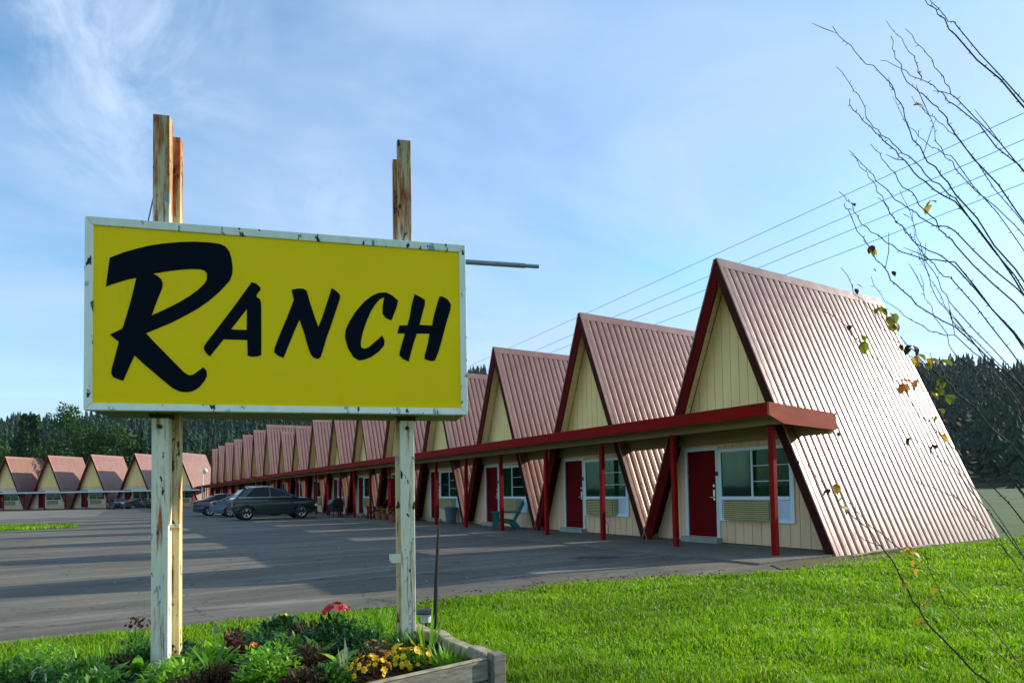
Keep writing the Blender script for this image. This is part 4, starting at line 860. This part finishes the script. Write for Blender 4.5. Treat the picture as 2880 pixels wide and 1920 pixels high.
plant('dried_plant',(-10.80,-5.25),'round brown dried clump in the front middle of the bed','dried plant',[('foliage',lambda m:bushy(m,1100,.165,.17,.045,.011,.3,.2),'leafbrown'),('stems',lambda m:stems(m,14,.1,.16,.002),'leafbrown')])
plant('dried_plant',(-11.14,-4.35),'reddish brown dried plant behind the purple leaves','dried plant',[('foliage',lambda m:bushy(m,500,.12,.17,.045,.014,.3,.2),'leafpurple')])
plant('dried_plant',(-11.90,-4.55),'dark brown dried clump left of the left pole','dried plant',[('foliage',lambda m:bushy(m,500,.12,.12,.04,.012,.3,.2),'leafbrown')])
plant('tall_plant',(-11.78,-3.99),'tall brown topped plant by the left pole at the lawn edge','plant',[('stems',lambda m:stems(m,12,.10,.24,.004),'leafgreen'),('foliage',lambda m:bushy(m,130,.12,.14,.05,.02),'leafgreen'),('seed_heads',lambda m:flowers(m,22,.09,.07,.018,.2),'leafbrown')])
plant('leafy_plant',(-10.66,-5.02),'pale lettuce leaves standing upright behind the brown clump','leafy plant',[('leaves',lambda m:rosette(m,7,.19,.075,1.5,.35),'leafbright')])
plant('leafy_plant',(-10.60,-5.34),'broad bright green leaves right of the round brown clump','leafy plant',[('leaves',lambda m:rosette(m,11,.17,.085,1.0,.6),'leafbright')])
plant('leafy_plant',(-11.10,-4.72),'round flat green leaf with orange tips beside purple leaves','leafy plant',[('leaves',lambda m:rosette(m,8,.13,.10,.7,.6),'leafbright'),('flowers',lambda m:flowers(m,5,.06,.04,.025,.08),'petorange')])
plant('leafy_plant',(-11.28,-4.48),'slim leaves with two pale buds right of the left pole','leafy plant',[('leaves',lambda m:rosette(m,8,.18,.05,1.8,.3),'leafbright'),('buds',lambda m:flowers(m,3,.06,.06,.035,.17),'leafpale')])
plant('leafy_plant',(-11.80,-4.72),'upright green leaves at the foot of the left pole','leafy plant',[('leaves',lambda m:rosette(m,13,.16,.07,1.3,.5),'leafbright')])
plant('leafy_plant',(-11.55,-4.95),'broad green leaves in front of the left pole','leafy plant',[('leaves',lambda m:rosette(m,14,.15,.07,1.0,.6),'leafgreen'),('young_leaves',lambda m:rosette(m,7,.13,.05,1.4,.5),'leafbright')])
plant('purple_plant',(-11.16,-4.60),'low clump of purple brown leaves','plant',[('leaves',lambda m:bushy(m,170,.14,.13,.06,.035),'leafpurple')])
plant('spiky_plant',(-11.38,-5.12),'spiky plant with long pointed dark green blades','spiky plant',[('leaves',lambda m:[leaf(m,(0,0,0),(math.cos(a),math.sin(a),1.5+.5*math.sin(a*3)),.27,.035,.35,4,.4) for a in [i*.9 for i in range(12)]],'leafgreen')])
plant('bush',(-11.08,-5.38),'bushy bright green plant at the front of the bed','bush',[('leaves',lambda m:bushy(m,900,.23,.24,.045,.016,.35),'leafbright'),('shade_leaves',lambda m:bushy(m,300,.19,.18,.05,.02,.2),'leafgreen')])
plant('bush',(-10.22,-4.72),'mid green bush between the red flowers and the right pole','bush',[('leaves',lambda m:bushy(m,850,.22,.18,.045,.016,.3),'leafgreen')])
plant('bush',(-10.40,-5.0),'dark green bush below the red flowers','bush',[('leaves',lambda m:bushy(m,800,.24,.16,.05,.018,.3),'leafdark')])
plant('bush',(-12.15,-4.62),'feathery green plant with pale curled tips at the left of the bed','bush',[('leaves',lambda m:bushy(m,600,.24,.13,.05,.018,.3),'leafgreen'),('curled_tips',lambda m:[leaf(m,(.2*math.cos(a),.2*math.sin(a),.10),(math.cos(a+1),math.sin(a+1),.8),.10,.012,2.2,4) for a in [i*.55 for i in range(12)]],'leafpale')])
plant('bush',(-12.5,-4.4),'low green bush at the far left of the bed','bush',[('leaves',lambda m:bushy(m,600,.28,.14,.05,.02,.3),'leafgreen')])
plant('bush',(-11.55,-4.45),'dark leafy bush right behind the left pole foot','bush',[('leaves',lambda m:bushy(m,700,.24,.12,.05,.02,.3),'leafdark')])
plant('bush',(-10.98,-4.55),'dark green bush between purple leaves and the wide brown clump','bush',[('leaves',lambda m:bushy(m,600,.2,.14,.05,.02,.3),'leafdark')])
plant('bush',(-11.0,-5.0),'mid green bush left of the round brown clump','bush',[('leaves',lambda m:bushy(m,500,.2,.11,.05,.02,.3),'leafgreen')])
plant('flowering_plant',(-10.20,-5.58),'dense mound of yellow flowers in front of the right pole','flowering plant',[('leaves',lambda m:bushy(m,380,.16,.10,.045,.018,.3),'leafgreen'),('flowers',lambda m:flowers(m,62,.165,.13,.024,.02),'petyellow')])
plant('flowering_plant',(-10.50,-5.68),'smaller mound of yellow flowers by the front board','flowering plant',[('leaves',lambda m:bushy(m,260,.13,.08,.04,.016,.3),'leafbrown'),('flowers',lambda m:flowers(m,36,.14,.11,.024,.02),'petyellow')])
plant('flowering_plant',(-10.38,-5.45),'dark maroon stems with pale orange flowers between the yellow mounds','flowering plant',[('stems',lambda m:stems(m,34,.14,.17,.003),'leafpurple'),('flowers',lambda m:flowers(m,22,.14,.12,.02,.05),'petorange')])
plant('grass_tuft',(-10.08,-4.60),'tall light green grass tuft left of the right pole','grass',[('blades',lambda m:tuft(m,90,.13,.25,.009),'leafbright')])
plant('grass_tuft',(-10.63,-5.60),'pale pointed blades at the front board','grass',[('blades',lambda m:tuft(m,7,.05,.24,.022,.2,.3),'leafpale')])
plant('grass_tuft',(-10.02,-5.52),'long iris blades right of the right pole','grass',[('blades',lambda m:tuft(m,9,.05,.42,.020,.5,.8),'leafbright')])
plant('grass_tuft',(-9.98,-5.78),'green grass tuft inside the bed corner','grass',[('blades',lambda m:tuft(m,170,.15,.17,.008,.9,.9),'leafbright')])
plant('grass_tuft',(-9.93,-5.35),'dry brown stalks along the bed side wall','dried plant',[('blades',lambda m:tuft(m,110,.14,.16,.006,1.0,1.2),'leafbrown')])
plant('grass_tuft',(-12.0,-4.2),'pale grass blades at the left lawn edge of the bed','grass',[('blades',lambda m:tuft(m,60,.25,.20,.008,.6,.9),'leafbright')])
# path light and stake
pt=thing('path_light',(-9.52,-4.36,-.1),'small path light with flat black cap behind the right pole','path light')
MB().tube([(0,0,0),(0,0,.17)],.012,8).build('stake',M['black'],pt); MB().lathe([(.0,.165),(.05,.165),(.055,.245),(0,.245)],seg=16).build('lens',M['lampclear'],pt)
MB().lathe([(0,.285),(.06,.275),(.115,.255),(.115,.247),(0,.247)],seg=20).build('cap',M['black'],pt)
st=MB(); st.tube([(0,0,0),(.012,-.02,.55),(.03,-.045,1.02)],[.021,.019,.012],8)
o=st.build('ground_stake',M['black']); o.location=(-9.50,-4.50,-.1); tag(o,'thin black leaning stake standing right of the right sign pole','stake')
# ------------------------------------------------------------------ lawn blades
def blades(name,pts,h,w,mat,lean=.45):
    n=len(pts); a=rng.uniform(0,2*np.pi,n); ln=rng.uniform(.1,1,n)*lean; hh=h*rng.uniform(.55,1.25,n); ww=w*rng.uniform(.7,1.3,n)
    dx,dy=np.cos(a),np.sin(a); b=rng.uniform(0,2*np.pi,n); sx,sy=np.cos(b)*ww/2,np.sin(b)*ww/2
    base=np.stack([pts[:,0],pts[:,1],pts[:,2]],1)
    mid=base+np.stack([dx*ln*hh*.35,dy*ln*hh*.35,hh*.55],1); tip=base+np.stack([dx*ln*hh*1.1,dy*ln*hh*1.1,hh*(1-.25*ln)],1)
    s=np.stack([sx,sy,np.zeros(n)],1)
    v=np.stack([base-s,base+s,mid-s*.8,mid+s*.8,tip],1).reshape(-1,3)
    k=(np.arange(n)*5)[:,None]
    f=np.concatenate([k+np.array([0,1,3,2]),k+np.array([2,3,4])],1).ravel(); lt=np.tile([4,3],n)
    return npmesh(name,v,f,lt,mat)
C0=np.array([-11.916,-9.846])
def lawnpts(n,rmin,rmax,az0,az1):
    # uniform on the ground in the wedge, thinned with distance
    r=rmin*(rmax/rmin)**rng.uniform(0,1,n); az=rng.uniform(az0,az1,n)
    x=C0[0]+r*np.sin(az); y=C0[1]+r*np.cos(az); return x,y,r
x,y,r=lawnpts(500000,2.2,24,R_(-12),R_(100))
ey=np.interp(x,[e[0] for e in EDGE]+[25],[e[1] for e in EDGE]+[-2.62])
fr_=np.sin(x*9.1)*.03+np.sin(x*23)*.02
ok=(y<ey-.02+fr_)&~((x<-9.80)&(y>-6.72)&(y<-5.0+(-x-9.80)*.329)&(x>-13.6))&~((x>-.6)&(y>-2.68))
dirt=((x+.9)/1.6)**2+((y+3.15)/.42)**2
ok&=~((y>ey-.16)&(np.sin(x*3.1)+np.sin(x*7.7+1)+rng.uniform(-1,1,len(x))>.6))
ok&=~((dirt<1)&(rng.uniform(0,1,len(x))<.75))
x,y,r,ey=x[ok],y[ok],r[ok],ey[ok]
pts=np.stack([x,y,np.full(len(x),-.095)],1)
clump=.85+.30*np.sin(x*2.3+1.3*np.sin(y*1.7))*np.sin(y*2.9+x)+.25*np.sin(x*7.1+2*np.sin(y*5.3))*np.sin(y*8.7-x*3)
hgt=(.060+.014*clump+.006*np.clip((r-4)/8,0,1))*np.where(y>ey-.25,.7,1)
o=blades('lawn_grass',pts,hgt*clump.clip(.45,1.4),.0036+.0011*r,M['grass'],.9); tag(o,'bright green lawn in front of the cabins and along the lot','grass',kind='stuff')
n=9000; xi=rng.uniform(-22,-13.4,n); yi=rng.uniform(24.3,32,n)
ok=(yi>24.5+np.maximum(0,(-17-xi))*.05)&(yi<28.5+(-13.9-xi)*.8)&(xi<-13.4-(yi-25)*.1)
xi,yi=xi[ok],yi[ok]
o=blades('island_grass',np.stack([xi,yi,np.full(len(xi),-.09)],1),.12,.05,M['grass'],.8); tag(o,'small patch of grass at the left edge of the parking lot','grass',kind='stuff')
# fallen leaves along the lawn edge
m=MB()
for _ in range(240):
    xx=random.uniform(-10,-2.5); yy=edge_y(xx)-random.uniform(0,.6)+random.uniform(-.1,.15)
    mm=Vector((xx,yy,-.03+random.uniform(-.02,.03))); leaf(m,mm,rv(-.1,.3),random.uniform(.04,.08),random.uniform(.03,.05),.4,3,.2)
o=m.build('fallen_leaves',M['leafbrown'],recalc=False); tag(o,'scattered dry leaves along the edge of the lawn','leaves',kind='stuff')
m=MB(); 
for a,b_ in (((-.5,-3.0),(1.6,-2.85)),((-.1,-2.9),(2.2,-3.05)),((.8,-3.15),(2.9,-2.8))): m.tube([(a[0],a[1],-.06),((a[0]+b_[0])/2,(a[1]+b_[1])/2+.03,-.03),(b_[0],b_[1],-.05)],.018,7)
o=m.build('old_pipes',M['woodtop']); tag(o,'pale sticks and pipes lying along the base of the nearest roof','pipes',kind='stuff')
m=MB()
for _ in range(46):
    leaf(m,Vector((random.uniform(-12.5,-3),random.uniform(-2.2,6),-.085)),rv(0,.25),random.uniform(.04,.08),random.uniform(.03,.05),.2,3,.15)
o=m.build('blown_leaves',M['leafpale'],recalc=False); tag(o,'few pale leaves blown across the parking lot','leaves',kind='stuff')
# ------------------------------------------------------------------ bare tree at the right
bt=thing('bare_tree',TRUNK[0],'bare thorny tree at the right edge with a few yellow leaves left','tree')
t0=Vector(TRUNK[0])
m=MB(); m.tube([Vector(p)-t0 for p in TRUNK],[.055,.045,.036,.028,.018],10); m.build('trunk',M['bark'],bt,smooth=True)
m=MB()
for W_,k in BR:
    pts=[Vector(p)-t0 for p in W_]; n=len(pts)
    # resample with a little wobble
    q=[]
    for i in range(n-1):
        for s in range(3):
            t=s/3; a,b_=pts[i],pts[i+1]; c=a.lerp(b_,t)
            if s: c=c+rv(-1,1)*.010
            q.append(c)
    q.append(pts[-1]); nn=len(q)
    rad=[(.0016+.0027*(i/nn)**1.3)*k for i in range(nn)]
    m.tube(q,rad,6)
    for i in range(1,nn-1):
        d=(q[i+1]-q[i]); ln=d.length; cnt=max(1,int(ln/.028))
        for j in range(cnt):
            if random.random()<.75:
                p=q[i]+d*((j+random.random())/cnt); e=(d.normalized()*-.5+rv(-1,1)).normalized()*random.uniform(.007,.020)
                m.tube([p,p+e],[rad[i]*.8+.0006,.0011],4,False)
        if random.random()<.055 and i<nn*.8:
            p=q[i]; e=(d.normalized()*-1+rv(-.3,.9)*.8).normalized(); L_=random.uniform(.08,.28)
            m.tube([p,p+e*L_*.5+rv(-1,1)*.008,p+e*L_+rv(-1,1)*.015],[rad[i]*.7,.0022,.0012],5)
m.build('branches',M['bark'],bt)
lm={'y':'lf_y','g':'lf_g','d':'leafbrown','p':'leafpurple','b':'leafbrown','r':'petorange'}
grp={}
for p,c in LV:
    mm=grp.setdefault(c,MB()); q=Vector(p)-t0; 
    for _ in range(1 if c in 'dp' else 2):
        s=random.uniform(.7,1.3)*(.6 if c in 'dp' else .95); leaf(mm,q,rv(-1,.1),.058*s,.036*s,random.uniform(.3,1.4),4,random.uniform(.1,.6))
for c,mm in grp.items(): mm.build('leaves',M[lm[c]],bt,recalc=False)
# ------------------------------------------------------------------ power lines
for i,(z1,s) in enumerate(((13.55,-.045),(12.65,-.055),(12.0,-.052),(11.18,-.050))):
    q=[]
    for k in range(41):
        yy=-25+k*6.; q.append((0,yy,z1+s*(yy-1.3)*.55+((yy-100)/100)**2*.9-.88))
    o=MB().tube(q,.013,5).build('power_line',M['wire']); o.location=(14+(i*.0),0,0)
    tag(o,['topmost power line crossing the sky behind the cabins','second power line from the top','third power line from the top','lowest power line, nearest the roof ridge'][i],'power line','power lines')
# ------------------------------------------------------------------ hills and forest
CX,CY=-11.9,-9.8; AZ0=math.atan2(.5255,.85)
TP=[(-50,.10),(-38,.125),(-30,.135),(-20,.150),(-10,.17),(-2,.19),(5,.205),(12,.207),(20,.20),(28,.19),(36,.195),(50,.17),(60,.15)]
def tanp(deg): return float(np.interp(deg,[t[0] for t in TP],[t[1] for t in TP]))
R0,R1_=170,620
def hill_h(x,y):
    dx,dy=x-CX,y-CY; r=math.hypot(dx,dy); a=math.degrees(math.atan2(dx,dy)-AZ0)
    top=tanp(a)*R1_*math.cos(R_(min(abs(a),55)))-14
    t=min(max((r-R0)/(R1_-R0),0),1); s=t*t*(3-2*t)*.5+t*.5
    return -1+top*s*(1 if r<=R1_ else max(.4,1-(r-R1_)/900)) + (2.5*math.sin(x*.021+2)*math.sin(y*.017) if r>R0 else 0)*t + 3*math.sin(a*1.3)*t
m=MB(); na,nr=90,22
for j in range(nr+1):
    r=R0+(1200-R0)*j/nr if j>14 else R0+(R1_+40-R0)*j/14
    for i in range(na+1):
        a=R_(-62+130*i/na)+AZ0; x=CX+r*math.sin(a); y=CY+r*math.cos(a); m.v.append((x,y,hill_h(x,y)))
for j in range(nr):
    for i in range(na): k=j*(na+1)+i; m.f.append((k,k+1,k+na+2,k+na+1))
tag(m.build('hills',M['hill'],recalc=False,smooth=True),kind='structure')
def conifer_proto(h,r,n,seed):
    rn=random.Random(seed); v=[];f=[]
    for k in range(n):
        z=rn.random()**.75*.93+.04; rr=r*(1.02-z)**.8; a=rn.uniform(0,6.283); w=.35+.25*rn.random(); q=rr*rn.uniform(.7,1.15); o=len(v)
        v.append((0,0,min(1,z+.10))); v.append((q*math.cos(a-w),q*math.sin(a-w),z-.02-.05*rn.random())); v.append((q*math.cos(a+w),q*math.sin(a+w),z-.02-.05*rn.random())); f.append((o,o+1,o+2))
    return np.array(v),np.array(f)
def broad_proto(h,r,n,seed):
    rn=random.Random(seed); v=[];f=[]
    for _ in range(n):
        a=rn.uniform(0,6.28); z=rn.uniform(-1,1); q=math.sqrt(1-z*z)*rn.uniform(.6,1); c=Vector((q*r*math.cos(a),q*r*math.sin(a),h*.55+z*h*.42))
        s=r*.33; 
        e=[Vector((rn.uniform(-1,1),rn.uniform(-1,1),rn.uniform(-1,1)))*s for _ in range(3)]; o=len(v)
        v+= [tuple(c+q_) for q_ in e]; f.append((o,o+1,o+2))
    return np.array(v),np.array(f)
PR=[conifer_proto(1,.20,58,s) for s in range(4)]+[broad_proto(1,.40,80,s) for s in (5,6)]
V_=[];F_=[];off=0; cnt=0
for _ in range(60000):
    if cnt>=9500: break
    a=random.uniform(-60,66); r=math.sqrt(random.uniform(R0**2,(R1_+30)**2)); aa=R_(a)+AZ0
    x=CX+r*math.sin(aa); y=CY+r*math.cos(aa)
    ds=.75+.25*math.sin(x*.03)*math.sin(y*.026+1)
    if random.random()>ds: continue
    cnt+=1
    kind=random.choice([0,1,2,3]) if (math.sin(x*.011+1)*math.sin(y*.013)+random.uniform(-.5,.5))<.45 else random.choice([4,5])
    pv,pf=PR[kind]; h=random.uniform(9,18) if kind<4 else random.uniform(7,11); w=h*random.uniform(.8,1.2)
    rz=random.uniform(0,6.28); cs,sn=math.cos(rz),math.sin(rz)
    vv=np.stack([(pv[:,0]*cs-pv[:,1]*sn)*w+x,(pv[:,0]*sn+pv[:,1]*cs)*w+y,pv[:,2]*h+hill_h(x,y)-.6],1)
    V_.append(vv); F_.append(pf+off); off+=len(pv)
VV=np.concatenate(V_); FF=np.concatenate(F_)
o=npmesh('forest',VV,FF.ravel(),np.full(len(FF),3),M['forest']); tag(o,'dark wooded hillside behind the motel','forest',kind='stuff')
# nearer trees behind the far wing
def big_tree(locn,h,r,label,conif,seed):
    t=thing('evergreen_tree' if conif else 'broadleaf_tree',locn,label,'tree','trees behind the far wing'); rn=random.Random(seed)
    m=MB(); m.tube([(0,0,0),(.1,0,h*.4),(0,.1,h*.93)],[.35,.22,.05],8); m.build('trunk',M['trunkbark'],t)
    n=5200 if conif else 4200; c=[];
    cl=[]
    if conif:
        for k in range(70):
            z=rn.uniform(.12,.98); rad=r*(1-z)**.8*rn.uniform(.55,1.1)+.3; a=rn.uniform(0,6.28); cl.append((rad*math.cos(a),rad*math.sin(a),z*h,.28*r*(1.15-z)+.25,.10*h*(1.1-z)+.3))
    else:
        for k in range(46):
            z=rn.uniform(-.8,1); q=math.sqrt(max(0,1-z*z))*rn.uniform(.35,.95)*r; a=rn.uniform(0,6.28); cl.append((q*math.cos(a),q*math.sin(a),h*.58+z*h*.36,r*.34,h*.10))
    cl=np.array(cl); idx=rng.integers(0,len(cl),n); ctr=cl[idx]
    d=rng.normal(0,1,(n,3)); d/=np.linalg.norm(d,axis=1)[:,None]; rad=rng.uniform(.4,1,n)[:,None]
    p=ctr[:,:3]+d*rad*np.stack([ctr[:,3],ctr[:,3],ctr[:,4]],1)
    s=rng.uniform(.14,.36,n)[:,None]; e1=rng.normal(0,1,(n,3)); e1/=np.linalg.norm(e1,axis=1)[:,None]; e2=rng.normal(0,1,(n,3)); e2/=np.linalg.norm(e2,axis=1)[:,None]
    if conif: e1[:,2]-=.6
    v=np.stack([p-e1*s,p+e2*s*.55,p+e1*s,p-e2*s*.55],1).reshape(-1,3)
    f=np.arange(n*4); npmesh('crown',v,f,np.full(n,4),M['fir' if conif else 'broad'],t)
    return t
for i,(x,y,h,r,cf,lb) in enumerate([
 (-24.5,124,16.5,4.2,True,'dark evergreen at the left edge of the photo'),
 (-19.2,120,17.5,4.4,False,'rounded bright green tree left of the left sign pole, behind the wing'),
 (-15.2,124,14.5,3.6,True,'dark narrow evergreen left of the big green tree'),
 (-12.6,118,15.0,4.0,False,'green tree just left of the left sign pole'),
 (-9.0,119,12.5,3.6,True,'dark evergreen behind the second wing cabin'),
 (-5.0,116,12.0,3.4,True,'dark evergreen behind the pink roofed wing cabin'),
 (-31,130,15,4.5,False,'rounded green tree at the far left behind the leftmost wing cabin'),
 (-38,134,16,4.5,True,'evergreen farthest to the left behind the wing'),
 (1.5,116,10,3.0,True,'small dark evergreen right of the pink roofed wing cabin')]):
    big_tree((x,y,-1),h,r,lb,cf,i+3)
# ------------------------------------------------------------------ fillers of the bed, dense planting
for nm,lc,lb,pr,mt_ in [
 ('bush',(-11.62,-5.10),'rounded light green bush at the bottom edge below the left pole',(700,.22,.15,.05,.018,.3),'leafbright'),
 ('bush',(-12.05,-4.95),'brownish green bush at the bottom left corner of the photo',(600,.24,.12,.05,.016,.3),'leafgreen'),
 ('dried_plant',(-11.35,-5.25),'brown dried clump at the bottom edge right of the left pole',(800,.17,.12,.04,.011,.3),'leafbrown'),
 ('dried_plant',(-11.55,-5.32),'small dark dried clump at the bottom edge under the left pole',(500,.13,.10,.04,.011,.3),'leafbrown'),
 ('bush',(-10.85,-4.75),'leafy green bush between the two brown clumps',(520,.17,.15,.055,.022,.3),'leafgreen'),
 ('bush',(-10.62,-4.68),'dark bush under the red flowering plant on its left side',(520,.18,.14,.05,.018,.3),'leafdark'),
 ('bush',(-10.05,-5.15),'green bush hugging the foot of the right pole',(600,.18,.14,.05,.016,.3),'leafgreen'),
 ('bush',(-10.35,-5.25),'dark green bush behind the yellow mounds',(600,.20,.13,.045,.016,.3),'leafdark'),
 ('bush',(-10.72,-5.62),'green bush at the front board left of the yellow mounds',(500,.16,.11,.045,.016,.3),'leafgreen'),
 ('bush',(-10.90,-5.62),'brown tinged bush at the front board below the round clump',(500,.17,.10,.045,.016,.3),'leafbrown'),
 ('bush',(-11.35,-4.78),'fresh green bush beside the spiky plant',(600,.19,.14,.055,.022,.3),'leafbright'),
 ('bush',(-11.75,-4.35),'green bush between the left pole and the lawn',(500,.18,.14,.05,.02,.3),'leafgreen'),
 ('bush',(-12.35,-4.05),'grassy green bush at the far left lawn edge',(500,.22,.14,.06,.018,.3),'leafbright'),
 ('bush',(-10.95,-4.12),'low green bush at the lawn edge left of the dark plant',(450,.20,.10,.05,.018,.3),'leafgreen'),
 ('bush',(-9.98,-5.0),'tangle of dry brown stems right of the right pole',(420,.13,.12,.05,.009,.3),'leafbrown')]:
    plant(nm,lc,lb,'bush' if nm=='bush' else 'dried plant',[('leaves',lambda m,pr=pr:bushy(m,*pr),mt_)])
for lc,lb,n,a,w_ in [((-11.5,-4.75),'cluster of broad bright leaves just right of the left pole foot',10,.17,.075),((-10.78,-4.98),'pale lime leaves left of the upright lettuce',6,.15,.07),((-11.95,-4.75),'broad green leaves left of the left pole foot',9,.15,.07),((-10.30,-4.88),'small bright leaves below the red flowering plant',9,.12,.05),((-11.2,-5.45),'lime leaves at the very bottom edge of the photo',8,.14,.07)]:
    plant('leafy_plant',lc,lb,'leafy plant',[('leaves',lambda m,n=n,a=a,w_=w_:rosette(m,n,a,w_,1.2,.5),'leafbright')])
hz=MB().box((-420,-40,-2.5),(560,760,190)).build('haze',newmat('thin_air')[0]); tag(hz,kind='stuff')
_nt=hz.data.materials[0].node_tree; _v=N(_nt,'ShaderNodeVolumePrincipled'); _v.inputs['Color'].default_value=(.75,.85,1,1); _v.inputs['Density'].default_value=.00005; _v.inputs['Anisotropy'].default_value=.2
_o=N(_nt,'ShaderNodeOutputMaterial'); L(_nt,_v.outputs[0],_o.inputs['Volume'])
